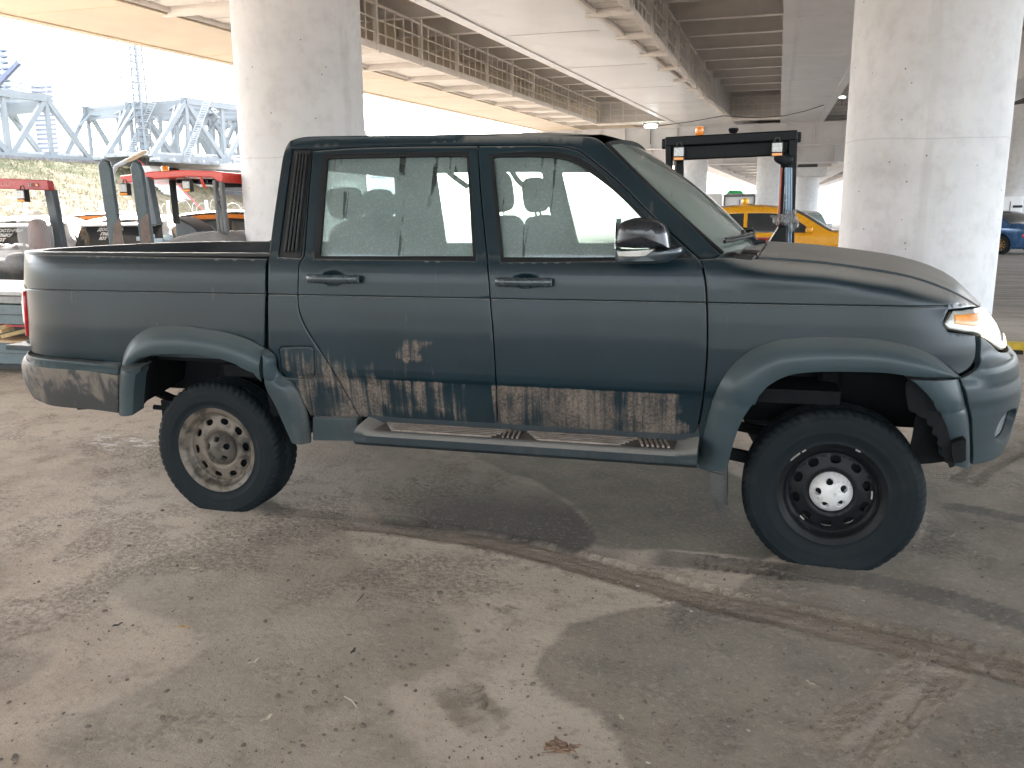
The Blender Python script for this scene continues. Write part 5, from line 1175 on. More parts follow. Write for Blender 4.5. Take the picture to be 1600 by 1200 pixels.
# ------------------------------------------------------------------ arches, chassis, mud flap
def well(px_curve, y0, zb, inner=-.42, ext=None, name='arch_liner'):
    q = np.array([surf(*hit(p, .05)) for p in catmull(px_curve, False, 8.)]); G = []
    for p in q:
        G.append([(p[0], y, p[2]+.012+.03*k) for k, y in enumerate((p[1]*.985, -.80, -.62, inner))])
    mb = MB(); mb.grid(np.array(G), flip=True); mb.grid(np.array(G))
    ip = np.array(G)[:, -1]; row = [(p[0], inner, min(p[2], zb)) for p in ip]; mb.grid(np.stack([ip, np.array(row)], 1)); 
    return mb.build(name, DARK, T, sharp=60)
MIR.append(well(FI[:-1]+[], 0, .66, -.46)); MIR.append(well([(206.7,649),(204,600),(206,572)]+RI[1:]+[(414.7,606.7),(428,630.7),(441,660),(455.5,692)], 0, .62, -.48))
ln = MB()                                # torn liner edge behind the front bumper end
lp = [(1424,592,C),(1447,613),(1468,641),(1482,676),(1492,728,C),(1484,731),(1481,724),(1476,722),(1477,714),(1470,710),(1472,700),(1464,694),(1466,684),(1457,678),(1458,668),(1450,664),(1447,654),(1438,652),(1430,645),(1420,640),(1415,600)]
lo_ = np.array([U(p[0], p[1], Y=-.93)[[0, 2]] for p in catmull(lp, True, 4.)]); ln.prism([tuple(p) for p in lo_], -.93, -.925); MIR.append(ln.build('torn_liner', DARK, T, smooth=False))
bp = MB(); bo = [U(*p, Y=-.985)[[0, 2]] for p in ((1490,697),(1500,692),(1512,689),(1512,722),(1505,726),(1494,727),(1490,712))]
tp = [tuple(p) for p in bo]; bp.prism(tp, -.958, -.90); MIR.append(bp.build('broken_arch_patch', DARK, T, smooth=False))
ch = MB()
for s in (-1, 1):
    ch.box((1.25, s*.42, .60), (4.7, .08, .13)); ch.tube([(-.75, s*.52, .56), (-.4, s*.52, .44), (0, s*.52, .42), (.35, s*.52, .45), (.62, s*.52, .55)], .025, 6)
for x in (-1.1, -.4, .6, 1.5, 2.3, 3.4): ch.box((x, 0, .60), (.08, .84, .09))
ch.tube([(0, -.72, .33), (0, -.1, .33)], .045, 10); ch.tube([(0, .72, .33), (0, .1, .33)], .045, 10); ch.blob((0, .05, .33), (.30, .32, .30), .8)
ch.tube([(3, -.66, .33), (3, .66, .33)], .045, 10); ch.blob((3.0, .3, .33), (.28, .28, .28), .8); ch.tube([(0.1, .05, .38), (1.6, 0, .5), (2.9, .25, .38)], .035, 8)
ch.box((1.5, 0, .72), (3.0, 1.56, .06)); ch.box((-.4, 0, .78), (1.7, 1.5, .05)); ch.box((1.2, .45, .50), (.7, .35, .22)); ch.box((1.7, -.30, .52), (.6, .30, .16)); ch.box((3.1, 0, .80), (.8, .9, .35)); ch.box((2.5, 0, .98), (.12, .80, .60))
for s in (-1, 1):
    ch.tube([(2.98, s*.50, .40), (2.98, s*.50, .80)], .055, 10); ch.tube([(3.25, s*.5, .42), (2.4, s*.46, .52)], .025, 6); ch.tube([(-.12, s*.62, .38), (-.16, s*.55, .85)], .028, 8)
    ch.box((2.45, s*.72, .46), (.10, .12, .12)); ch.tube([(2.44, s*.8, .47), (2.60, s*.74, .43), (2.72, s*.70, .40)], .030, 8); ch.box((-.33, s*.72, .50), (.08, .2, .10)); ch.tube([(-.45, s*.78, .50), (-.15, s*.70, .47)], .014, 6)
    ch.tube([(3.33, s*.83, .66), (3.38, s*.83, .615), (3.43, s*.83, .61), (3.46, s*.83, .66), (3.5, s*.83, .70)], .006, 6)
ch.build('chassis', DARK, T)
mf = MB(); f0 = [U(*p, Y=-.86) for p in ((1108,733),(1131,738),(1133,800),(1122,797),(1112,770))]
mf.prism([(p[0], p[2]) for p in f0], -.90, -.885); mf.prism([(2.50, .44), (2.545, .44), (2.555, .24), (2.52, .26)], -.89, -.66)
MIR.append(mf.build('mud_flap', simple('dirty_flap_rubber', (.05, .05, .048), .8, var=.5, scale=9, bump=.3), T, smooth=False))
# ------------------------------------------------------------------ load bed
bd = MB(); zt = 1.318
railo = [surf(a, 1.314) for a in np.concatenate([[ .385], np.linspace(.3, XR0, 10), np.linspace(-.86, -1.85, 26)])]; railo = np.array(railo)
n_ = len(railo); Gr = []
for p in railo:
    d = np.array([max(0, -1*(p[0]+.95))*1.0, 0, 0]); o = np.array([p[0], p[1], 0]); inn = np.array([max(p[0], -1.33), max(p[1], -.90) if False else p[1]+.0, 0])
    ix = max(p[0]+(.0 if p[0] > -1.0 else .06*min(1, (-1.0-p[0])/.3)), -1.345); iy = min(p[1]+.085, -.0) if p[1] < -.3 else p[1]*.9
    iy = min(-.0, max(p[1]+.085*min(1, abs(p[1])/.6), -.83)); Gr.append([(p[0], p[1], 1.311), (p[0], p[1]+.002, 1.322), (p[0], p[1]+.006, 1.326), (ix, iy-.006, 1.326), (ix, iy, 1.320), (ix, iy, 1.25)])
bd.grid(np.array(Gr)); MIR.append(bd.build('bed_rail', simple('bed_rail_black', (.018, .022, .026), .45, dust=.12, scale=6), T, sharp=45))
LIN = simple('bed_liner', (.022, .036, .043), .6, var=.35, scale=4, dust=.08)
bi = MB(); gi_ = np.array([(g[4][0], g[4][1]) for g in Gr])
bi.grid(np.array([[(x, y, z) for z in (.80, 1.25)] for x, y in gi_]), flip=True); MIR.append(bi.build('bed_wall', LIN, T))
bf = MB(); bf.box((-.45, 0, .80), (1.80, 1.64, .03))
for y in np.linspace(-.7, .7, 12): bf.box((-.45, y, .82), (1.7, .05, .02))
bf.box((.415, 0, 1.06), (.04, 1.70, .52)); bf.box((.405, 0, 1.318), (.06, 1.74, .02)); bf.build('bed_floor', LIN, T, bevel=.005)
br = MB()
for x in np.arange(-1.1, .35, .16): br.box((x, .825, 1.12), (.05, .022, .24))
br.box((-.62, .81, 1.28), (.035, .03, .11)); br.tube([(-.25, .80, 1.24), (-.25, .77, 1.24), (-.1, .77, 1.24), (-.1, .80, 1.24)], .008, 6); br.build('bed_rib', LIN, T, bevel=.006)
# ------------------------------------------------------------------ cab interior
ci = MB(); ci.box((1.35, 0, .80), (2.2, 1.60, .04))
cbk = MB()
for pl_2 in ([(-.88, .80), (.88, .80), (.86, 1.36), (-.86, 1.36)], [(-.745, 1.735), (.745, 1.735), (.66, 1.85), (-.66, 1.85)], [(-.855, 1.36), (-.60, 1.36), (-.60, 1.735), (-.745, 1.735)], [(.60, 1.36), (.855, 1.36), (.745, 1.735), (.60, 1.735)]):
    cbk.prism(pl_2, .40, .43, plane='yz')
cbk.build('cab_rear_wall', HEADL, T, bevel=.004)
rg = MB(); rg.add([(.405, -.60, 1.36), (.405, .60, 1.36), (.39, .60, 1.735), (.39, -.60, 1.735)], [(0, 1, 2, 3)]); rg.build('rear_window', RGLASS, T, smooth=False)
ci.build('cab_floor', INTER, T)
for s in (-1, 1):
    pl = MB()
    # B and C pillar trims and door cards
    for (pa, pb, w) in (((1.45, s*.845, 1.28), (1.41, s*.70, 1.80), .09), ((.50, s*.85, 1.28), (.56, s*.70, 1.80), .12)):
        pl.bar(pa, pb, w, .03, up=(0, s, 0.3))
    pl.box((1.0, s*.85, 1.02), (.82, .05, .58)); pl.box((1.95, s*.85, 1.02), (.95, .05, .58))
    pl.build('door_card', INTER, T, bevel=.01)
def seat(x, y, w, rear=False):
    m_ = MB(); tilt = .20
    m_.blob((x+.28, y, .98), (.52, w, .17), .45, R=Matrix.Rotation(-.10, 3, 'Y')); m_.blob((x-.02, y, 1.20), (.15, w, .60), .45, R=Matrix.Rotation(-tilt, 3, 'Y'))
    s_ = m_.build('seat', SEAT, T, sharp=80)
    hs_ = [y] if not rear else [-.42, .0, .42]
    for yy in hs_:
        h = MB(); h.blob((x-.10, yy, 1.612 if not rear else 1.565), (.125, .27, .20 if not rear else .16), .55, R=Matrix.Rotation(-.12, 3, 'Y')); hh = h.build('headrest', SEAT, s_, sharp=80)
        h = MB(); 
        for d in (-.06, .06): h.tube([(x-.07, yy+d, 1.42), (x-.10, yy+d, 1.58)], .007, 6)
        h.build('headrest_post', CHROME, s_)
seat(1.48, -.40, .50); seat(1.48, .40, .50); seat(.66, 0, 1.34, True)
ds = MB(); ds.blob((2.42, 0, 1.22), (.50, 1.52, .30), .5); ds.tube([(2.22, .40+.19*math.cos(a), 1.27+.19*math.sin(a)) for a in np.linspace(0, 2*math.pi, 25)], .015, 6); ds.tube([(2.22, .40, 1.27), (2.42, .40, 1.2)], .03, 8); ds.bar((2.22, .22, 1.27), (2.22, .58, 1.27), .03, .05); ds.build('dashboard', INTER, T, sharp=80)
gh = MB()
for (p0, p1, p2, Y) in (((688,243),(700,268),(731,292), .0), ((797,262),(812,285),(838,301), .0)):
    pts = catmull([p0, p1, p2], False, 4.); gh.tube([tuple(U(p[0], p[1], Y=.30)) for p in pts], .016, 8)
gh.build('seat_belt', simple('belt_grey', (.18, .20, .19), .8), T)
# mirrored far side
ms = set(MIR)
def mirror_tree(o, parent, top=True):
    c = o.copy(); COL.objects.link(c); c.parent = parent
    if top: c.scale = (1, -1, 1)
    if 'label' in c: del c['label']
    for k in [q for q in MIR if q.parent == o]: mirror_tree(k, c, False)
    return c
for o in MIR:
    if o.parent == T: mirror_tree(o, T)
# ------------------------------------------------------------------ generic parked car, built from a side profile
CARGL = simple('tinted_car_glass', (.035, .04, .042), .06, var=.1, Coat_Weight=.5); CARGL2 = simple('pale_car_glass', (.30, .38, .36), .08, var=.1, Coat_Weight=.6)
CTYRE = simple('plain_tyre', (.02, .02, .02), .8); CHUBD = simple('alloy_rim', (.35, .35, .36), .35, .6); GOLD = simple('bronze_rim', (.30, .17, .07), .35, .5)
LAMPW = simple('clear_lamp', (.7, .7, .7), .15, Coat_Weight=.6); LAMPR = simple('red_lamp', (.55, .02, .03), .2, Coat_Weight=.6)
def car(loc, rz, L, prof, belt, Wd, paint, label, group=None, glass=CARGL, roofm=None, rim=CHUBD, wheels=(.85, 3.45), wr=.33, wins=None, lower=None, extras=None, kind='car'):
    """prof: closed top outline from rear bumper to front bumper, (x, z); built with rounded plan ends and leaning upper sides"""
    wins = wins or (SUVW if prof is SUV else HATW if prof is HAT else SEDW)
    root = empty('parked_car', loc, rz, label=label, cat=kind, group=group)
    P = catmull([(p[0]*100, p[1]*100)+tuple(p[2:]) for p in prof], False, 12.)/100.
    top = lambda x: np.interp(x, P[:, 0], P[:, 1])
    def hw(x, z):
        x = np.asarray(x, float); z = np.asarray(z, float); u = np.clip(np.abs(x-L/2)/(L/2)-.70, 0, .3)/.3
        b = Wd/2*(1-.20*u**2.4); b = b-np.clip(belt-z-.25, 0, 1)*.10; b = b-np.clip(z-belt, 0, 1)*.42-np.clip(z-belt+.08, 0, .08)*.35
        return np.maximum(b, .05)
    fn = lambda a, z: np.stack([a, -hw(a, z), z], -1)
    def nn(a, z):
        d = 2e-3; du = fn(a+d, z)-fn(a-d, z); dv = fn(a, z+d)-fn(a, z-d); n = np.cross(du, dv); return n/np.maximum(np.linalg.norm(n, axis=-1, keepdims=True), 1e-9)
    zb = .20; out = [tuple(p) for p in P]+[(L-.02, .42), (L-.10, zb)]
    def arch(cx): return [(cx+(wr+.06)*math.cos(t), wr+(wr+.06)*math.sin(t)) for t in np.linspace(-.30, math.pi+.30, 15)]
    for cx in sorted(wheels, reverse=True): out += [p for p in arch(cx) if p[1] > zb]
    out += [(.10, zb), (.0, .42)]
    out = clean(np.array(out), .01); W_ = [clean(catmull([(q[0]*100, q[1]*100)+tuple(q[2:]) for q in w], True, 9.)/100.) for w in wins]
    objs = []
    for s in (1, -1):
        b = shell('body_side', fn, nn, out, W_, paint, root, gx=.16, gz=.12, zrows=[belt, belt-.08], edge=.004, rim=.03, ring=0); b.scale = (1, s, 1)
        for w in W_:
            g_ = shell('side_window', fn, nn, inset(w, .004), [], glass, b, gx=.3, gz=.2, off=-.008, edge=0, rim=0, ring=0)
            fr = [fn(np.array([p[0]]), np.array([p[1]]))[0] for p in w]
        dm = MB()
        for xx in [(w[:, 0].min()+.0) for w in W_]: 
            dm.bar(fn(np.array([xx-.03]), np.array([belt-.02]))[0]-np.array([0, .002, 0]), fn(np.array([xx-.03]), np.array([.35]))[0]-np.array([0, .002, 0]), .008, .006)
            dm.box(tuple(fn(np.array([xx+.12]), np.array([belt-.10]))[0]-np.array([0, .012, 0])), (.17, .02, .025))
        dm.build('door_seam', BLACKP, b, smooth=False)
        dk_ = MB(); 
        for cx in wheels: dk_.lathe([(.0, -Wd/2+.10), (wr+.07, -Wd/2+.10), (wr+.07, -Wd/2+.30), (0, -Wd/2+.30)], c=(cx, 0, wr), axis='y', seg=20)
        mb = MB(); mx = float(W_[-1][:, 0].max()); mb.blob((mx-.06, -Wd/2-.06, belt+.06), (.16, .18, .14), .6, 12, 8); mb.build('side_mirror', paint, b)
        for cx in wheels:
            w = MB(); w.lathe([(wr*.62, -.09), (wr*.66, -.10), (wr*.93, -.09), (wr, -.06), (wr, .08), (wr*.7, .10)], axis='y', seg=32); wo = w.build('wheel', CTYRE, root); wo.location = (cx, s*(-Wd/2+.12), wr)
            if s < 0: wo.rotation_euler = (0, 0, math.pi)
            r_ = MB(); r_.lathe([(wr*.66, -.095), (wr*.60, -.09), (wr*.56, -.02), (wr*.56, .05)], axis='y', seg=32); r_.lathe([(0, -.07), (wr*.16, -.07), (wr*.18, -.04)], axis='y', seg=16)
            for k in range(10): a = 2*math.pi*k/10; r_.bar((wr*.1*math.cos(a), -.062, wr*.1*math.sin(a)), (wr*.60*math.cos(a+.12), -.075, wr*.60*math.sin(a+.12)), .028, .02, up=(0, 1, 0))
            r_.build('rim', rim, wo); d_ = MB(); d_.lathe([(0, -.01), (wr*.58, -.01)], axis='y', seg=20); d_.build('brake', DARK, wo)
    # top skin: split where the slope says hood, glass, roof
    sl = np.diff(P[:, 1])/np.maximum(np.diff(P[:, 0]), 1e-4); n = len(P)
    rz0 = P[:, 1].max(); seg_of = []
    for i in range(n-1):
        zc = (P[i, 1]+P[i+1, 1])/2; xc = (P[i, 0]+P[i+1, 0])/2
        k = 'roof' if zc > rz0-.075 else ('glass' if zc > belt+.03 else 'body'); seg_of.append(k)
    i = 0
    while i < n-1:
        j = i
        while j < n-1 and seg_of[j] == seg_of[i]: j += 1
        seg = P[i:j+1]; k = seg_of[i]; G = []
        for x, z in seg:
            h = float(hw(x, z)); row = []
            for t_ in np.linspace(-1, 1, 15):
                cr = .05*(1-abs(t_)**2.6) if k != 'glass' else .035*(1-t_*t_)
                fx = (1 if x > L/2 else -1)*(.10 if k == 'glass' else .12*max(0, (abs(x-L/2)/(L/2)-.6)/.4))*(1-t_*t_)
                row.append((x+fx, h*t_, z+cr))
            G.append(row)
        mb = MB(); mb.grid(np.array(G)); front = seg[:, 0].mean() > L/2
        nm = {'roof': 'roof', 'glass': 'windscreen' if front else 'rear_window', 'body': 'bonnet' if front else 'boot_lid'}[k]
        m_ = {'roof': roofm or paint, 'glass': glass, 'body': paint}[k]; mb.build(nm, m_, root, sharp=50); i = j
    nb = MB()
    for xe, sg in ((0, -1), (L, 1)):
        z1 = float(P[0, 1] if sg < 0 else P[-1, 1]); G = []
        for z in np.linspace(.20, z1, 6):
            G.append([(xe+sg*(.12*(1-t_*t_))-(sg*.05 if z < .3 else 0), float(hw(xe, z))*t_, z) for t_ in np.linspace(-1, 1, 13)])
        nb.grid(np.array(G), flip=sg < 0)
    nb.build('bumper', paint if lower is None else lower, root); un = MB(); un.box((L/2, 0, .30), (L*.8, Wd*.72, .22)); 
    for cx in wheels: un.box((cx, 0, .52), (.80, Wd*.62, .40))
    un.build('underbody', DARK, root, smooth=False)
    for s in (-1, 1):
        for xe, mt_, nm, zz_ in ((L-.10, LAMPW, 'headlight', float(P[-1, 1])-.04), (.05, LAMPR, 'tail_light', float(P[0, 1])-.05)):
            q = MB(); q.blob((xe+(.02 if xe > 1 else .0), s*Wd*.36, zz_), (.20, .30, .15), .6, 14, 8); q.build(nm, mt_, root)
    if extras: extras(root)
    return root
SUV = [(0,.75),(.02,1.00),(.10,1.10),(.30,1.38),(.50,1.50),(1.0,1.575),(1.8,1.60),(2.4,1.55),(2.75,1.44),(3.40,1.06),(3.7,1.02),(4.25,.93),(4.42,.80),(4.46,.62)]
SUVW = [[(.48,1.10),(.62,1.34),(1.0,1.43),(1.55,1.46,C),(1.55,1.03,C),(.62,1.05)], [(1.63,1.46,C),(2.2,1.45),(2.55,1.38),(2.95,1.13),(3.02,1.03,C),(1.63,1.03,C)]]
HAT = [(0,.72),(.02,.98),(.10,1.08),(.28,1.36),(.46,1.44),(1.0,1.49),(1.7,1.49),(2.3,1.42),(2.6,1.33),(3.15,.98),(3.5,.93),(3.9,.82),(4.08,.66),(4.1,.55)]
HATW = [[(.42,1.04),(.52,1.27),(.9,1.345),(1.45,1.36,C),(1.45,.97,C),(.5,.98)], [(1.53,1.36,C),(2.1,1.34),(2.4,1.27),(2.75,1.03),(2.80,.97,C),(1.53,.97,C)]]
SED = [(0,.70),(.02,.96),(.12,1.04),(.62,1.08),(1.10,1.36),(1.45,1.44),(2.1,1.455),(2.6,1.39),(3.30,1.02),(3.6,.97),(4.2,.86),(4.42,.72),(4.46,.55)]
SEDW = [[(.88,1.05),(1.18,1.30),(1.5,1.36),(1.78,1.375,C),(1.78,.98,C),(1.0,.99)], [(1.86,1.38,C),(2.2,1.375),(2.5,1.32),(3.0,1.06),(3.05,.98,C),(1.86,.98,C)]]
YEL = simple('taxi_yellow_paint', (.80, .36, .012), .3, var=.06, Coat_Weight=.6); WHT = simple('white_car_paint', (.70, .71, .72), .3, var=.05, Coat_Weight=.5); BLU = simple('blue_car_paint', (.035, .10, .22), .25, .3, Coat_Weight=.6); MAR = simple('dark_brown_car_paint', (.022, .014, .014), .3, Coat_Weight=.5); SILV = simple('silver_roof', (.20, .17, .14), .3, .2, Coat_Weight=.5)
def gp(px, yr, z=0.): p = U(px, 340, Y=CPOS[1]+yr); return (p[0], p[1], z)
# yellow taxi behind the black guard frame
def chk(root):
    m_ = MB(); 
    for i in range(7):
        for j in range(2):
            if (i+j) % 2 == 0: m_.box((3.62+.045*i, -.915, .86+.045*j), (.045, .02, .045))
    m_.build('checker_band', BLACKP, root, smooth=False)
    m_ = MB(); m_.blob((1.55, 0, 1.72), (.16, .5, .16), .7, 14, 8); m_.build('roof_sign', simple('taxi_sign', (.85, .45, .02), .4), root)
    m_ = MB(); m_.box((.45, -.60, 1.60), (1.6, .03, .03)); m_.build('roof_rail', SILV, root)
pA = U(1166, 340, Y=CPOS[1]+20.0)
tx_ = car((pA[0]-1.59, pA[1]+.9, 0), math.radians(-1), 4.46, SUV, 1.03, 1.84, YEL, 'yellow taxi crossover parked behind the black guard frame, chequers on its front wing', 'parked cars', extras=chk, glass=CARGL); tx_.scale = (1, 1, 1.02)
pB = U(1240, 340, Y=CPOS[1]+30); car((pB[0]+.4, pB[1]+4.4, 0), math.radians(-90), 4.1, HAT, .97, 1.70, WHT, 'white hatchback facing the camera, seen between the yellow taxi and the near right column', 'parked cars', glass=CARGL2)
pC = U(1608, 398, z=0)
car((pC[0]+.3, pC[1], 0), math.radians(128), 4.46, SED, .98, 1.80, BLU, 'blue car with bronze wheels seen from behind at the right edge, past the column', 'parked cars', rim=GOLD)
# left group
ORS = simple('orange_stripe', (.46, .13, .008), .4, var=.1)
def strip(root):
    m_ = MB(); G = [(x, -(.92-.42*(z-1.03))-.012, z) for x, z in ((.35,1.36),(.6,1.475),(1.0,1.535),(1.6,1.555),(2.2,1.52),(2.65,1.43),(3.0,1.25))]; G2 = [(a[0], a[1]-.034, a[2]-.085) for a in G]
    m_.grid(np.array([G, G2]), flip=False); m_.build('roof_stripe', ORS, root)
def wtxt(s, root, loc, rot, size, mat=None, sx=1.0, nm='lettering', shear=0): return text_mesh(s, size, .002, mat or LAMPW, root, loc, rot, nm, sx, .006*size/.1, shear)
pD = U(196, 345, Y=CPOS[1]+14.6); car((pD[0], pD[1]+1.0, 0), math.radians(24), 4.46, SUV, 1.03, 1.84, MAR, 'dark car with orange roof stripe behind the bright red forklift, beside the left column', 'parked cars', extras=strip, roofm=SILV)
pE = U(28, 345, Y=CPOS[1]+17.5); car((pE[0], pE[1]+1.0, 0), math.radians(28), 4.46, SUV, 1.03, 1.84, MAR, 'dark car with an orange roof stripe between the forklift mast post and the upright forks', 'parked cars', extras=strip, roofm=SILV)
def rearw(s1, s2):
    def f(root):
        for k_, w_ in enumerate((s1, s2, 'ЮТ')): wtxt(w_, root, (.105-.042*k_, .12+.05*k_, 1.315-.068*k_), (math.radians(60), 0, math.radians(-90)), .068, shear=.35)
        m_ = MB(); m_.box((.14, 0, 1.40), (.30, 1.2, .03), ry=-.15); m_.build('rear_spoiler', WHT, root, bevel=.01)
    return f
pF = U(180, 345, Y=CPOS[1]+11.2); car((pF[0], pF[1]+.0, 0), math.radians(112), 4.1, HAT, .97, 1.70, WHT, 'white hatchback seen from behind with white writing on its rear window, behind the upright forks', 'parked cars', extras=rearw('ДОСТАВКА', 'ПИКУ'))
pG = U(22, 345, Y=CPOS[1]+10.4); car((pG[0]+.0, pG[1]+.0, 0), math.radians(122), 4.1, HAT, .97, 1.70, WHT, 'white hatchback seen from behind at the left edge, behind the plastic-wrapped machine', 'parked cars', extras=rearw('ДОСТАВКА', 'ПИКУ'))
# vans and trailers in the white distance
VANW = simple('white_van_paint', (.72, .72, .72), .4, var=.04)
def van(px0, px1, pyt, yr, lab, grp='white box vans in the distance', frame=False):
    a = U(px0, pyt, Y=CPOS[1]+yr); b = U(px1, pyt, Y=CPOS[1]+yr); w = abs(b[0]-a[0]); h = a[2]; e = empty('box_van', ((a[0]+b[0])/2, a[1]+1.2, 0), label=lab, cat='van', group=grp)
    m_ = MB(); m_.box((0, 0, h/2+.25), (w, 2.3, h-.5)); o_ = m_.build('body', VANW, e, bevel=.04)
    m_ = MB(); m_.box((0, -1.16, h*.55), (w*.02, .02, h*.7)); m_.box((w*.3, -1.165, h*.8), (.35, .02, .10)); m_.build('door_seam', BLACKP, o_, smooth=False)
    if frame:
        m_ = MB()
        for (p, q) in (((-w*.45, h*.97), (w*.45, h*.97)), ((-w*.45, h*.97), (-w*.45, h*.4)), ((w*.45, h*.97), (w*.45, h*.4))): m_.bar((p[0], -1.18, p[1]), (q[0], -1.18, q[1]), .06, .10)
        m_.build('door_frame', simple('grey_door_frame', (.12, .12, .12), .5), e, smooth=False)
    for s in (-.35, .35):
        m_ = MB(); m_.lathe([(0, -.1), (.3, -.1), (.33, 0), (.3, .1), (0, .1)], c=(w*s, -.95, .33), axis='y', seg=20); m_.build('wheel', CTYRE, e)
    return e
van(1068, 1128, 303, 36, 'white box van partly behind the windscreen, left of the framed van'); van(1130, 1182, 303, 34, 'white box van with a dark door frame behind the yellow taxi roof', frame=True)
vg = U(1148, 303, Y=CPOS[1]+35.3); m_ = MB(); m_.prism([(-.32, 0), (.36, 0), (.26, .12), (-.20, .15)], -.4, .4); go_ = m_.build('green_cover', simple('green_tarp', (.03, .40, .12), .6), smooth=False, bevel=.03); go_.location = tuple(vg+np.array([0, 0, .0])); tag(go_, 'small green cover on top of the framed white van', 'cover')
van(1561, 1600, 307, 40, 'white box van above the blue car at the right edge'); van(1184, 1210, 318, 44, 'low white van between the framed van and the right post of the black frame')
# ------------------------------------------------------------------ black forklift guard behind the bonnet
def lampbox(parent, c, s=1., mt=None, name='work_light'):
    m_ = MB(); m_.box(c, (.10*s, .06*s, .12*s)); o_ = m_.build(name, BLACKP, parent, bevel=.006)
    q = MB(); q.box((c[0], c[1]-.034*s, c[2]+.012*s), (.084*s, .012*s, .075*s)); q.build('lens', simple('led_lens', (.55, .57, .58), .2, var=.3, scale=60), o_, bevel=.003)
    q = MB(); q.box((c[0], c[1]-.034*s, c[2]-.046*s), (.084*s, .014*s, .024*s)); q.build('amber_lens', amb, o_, bevel=.003)
    q = MB(); q.tube([(c[0]-.025*s, c[1], c[2]+.06*s), (c[0]-.015*s, c[1], c[2]+.095*s), (c[0]+.015*s, c[1], c[2]+.095*s), (c[0]+.025*s, c[1], c[2]+.06*s)], .006*s, 6); q.build('bracket', DARKS, o_)
BLK = simple('black_frame_paint', (.004, .006, .008), .45, var=.3); YF = 3.4
def fp(px, py, Y=YF): return Vector(tuple(U(px, py, Y=Y)))
FK = empty('forklift', tuple(fp(1140, 300)*Vector((1, 1, 0)) if False else (fp(1140, 300).x, YF+.8, 0)), label='forklift with a black overhead guard, orange beacon and two work lights behind the bonnet', cat='forklift', group='forklifts'); of = Vector(FK.location)
def loc_(v): return v-of
m_ = MB()
tl_, tr_ = loc_(fp(1040, 216)), loc_(fp(1246, 205)); dz = Vector((0, 0, 1)); dy_ = Vector((0, 1, 0))
bk_ = 1.25
for (a, b) in ((tl_, tr_),):
    m_.bar(a-dz*.035, b-dz*.035, .10, .085); m_.bar(a-dz*.13+dy_*.06, b-dz*.13+dy_*.06, .06, .13)
bl2_ = loc_(fp(1060, 222, YF+bk_)); br2_ = loc_(fp(1236, 214, YF+bk_)); m_.bar(tl_-dz*.05, bl2_, .07, .09); m_.bar(tr_-dz*.05, br2_, .07, .09); m_.bar(bl2_, br2_, .07, .07)
for k in range(1, 8): m_.bar(tl_*(1-k/8)+tr_*(k/8)-dz*.05, bl2_*(1-k/8)+br2_*(k/8)-dz*.02, .035, .05)
cap_ = m_.build('overhead_guard', BLK, FK, bevel=.012)
m_ = MB(); lb, rb_ = loc_(fp(1056, 385)), loc_(fp(1236, 388)); m_.bar(tl_+Vector((.03, .0, -.04)), lb+Vector((-.02, 0, -.5)), .06, .09); m_.build('front_post', BLK, FK, bevel=.01)
m_ = MB(); m_.bar(tl_+Vector((.12, .10, -.10)), lb+Vector((.06, .1, -.5)), .07, .05); m_.build('front_post', BLK, FK, bevel=.01)
m_ = MB(); m_.bar(tr_+Vector((-.035, 0, -.04)), rb_+Vector((.0, 0, -.5)), .075, .08); m_.build('front_post', BLK, FK, bevel=.01)
m_ = MB(); m_.bar(tr_+Vector((-.10, .10, -.10)), rb_+Vector((-.10, .1, -.5)), .045, .05); m_.build('front_post', BLK, FK, bevel=.01)
for x, a in ((bl2_, lb), (br2_, rb_)):
    m_ = MB(); m_.bar(x, Vector((x.x, x.y, .9)), .07, .07); m_.build('rear_post', BLK, FK, bevel=.01)
m_ = MB(); b0 = loc_(fp(1093, 211)); m_.lathe([(0, .07), (.032, .07), (.036, .06), (.036, 0), (.03, -.01)], c=tuple(b0), axis='z', seg=20); be = simple('beacon_orange', (.9, .25, .01), .25, Coat_Weight=.5); m_.build('beacon', be, FK)
m_ = MB(); b1 = loc_(fp(1146, 204)); m_.lathe([(0, .02), (.04, .02), (.045, .005), (.03, -.02)], c=tuple(b1), axis='z', seg=20); m_.build('horn', BLK, FK)
lampbox(FK, tuple(loc_(fp(1061, 240, YF-.08))), 1.0); lampbox(FK, tuple(loc_(fp(1214, 233, YF-.08))), 1.0)
m_ = MB(); m_.blob(tuple(loc_(fp(1224, 248, YF-.05))), (.16, .08, .11), .6, R=Matrix.Rotation(.5, 3, 'Y')); m_.tube([tuple(loc_(fp(1232, 232))), tuple(loc_(fp(1228, 244)))], .008, 6); m_.build('rear_view_mirror', BLK, FK)
m_ = MB(); hp = [loc_(fp(x, y, YF-.02)) for x, y in ((1222,262),(1220,290),(1218,320),(1217,352))]; m_.tube([tuple(p) for p in hp], .0075, 8); m_.build('red_hose', simple('red_hose', (.55, .06, .03), .4), FK)
m_ = MB(); 
for x0, r_ in ((1232, .012), (1236, .01), (1228, .012)): m_.tube([tuple(loc_(fp(x0+.2, 262, YF-.05))), tuple(loc_(fp(x0, 330, YF-.05))), tuple(loc_(fp(x0-1, 398, YF-.05)))], r_, 6)
m_.build('hydraulic_pipe', simple('blued_steel', (.10, .14, .18), .3, .6), FK)
PLAS = Mt('stretch_wrap', (.42, .42, .43), .15); PLAS.b.inputs['Alpha'].default_value = .38; PLAS.b.inputs['Coat Weight'].default_value = .5; PLAS.bump(PLAS.noise(30, 4, .7, dist=1.0), .8, .02); PLAS = PLAS.m
m_ = MB(); r_ = random.Random(9)
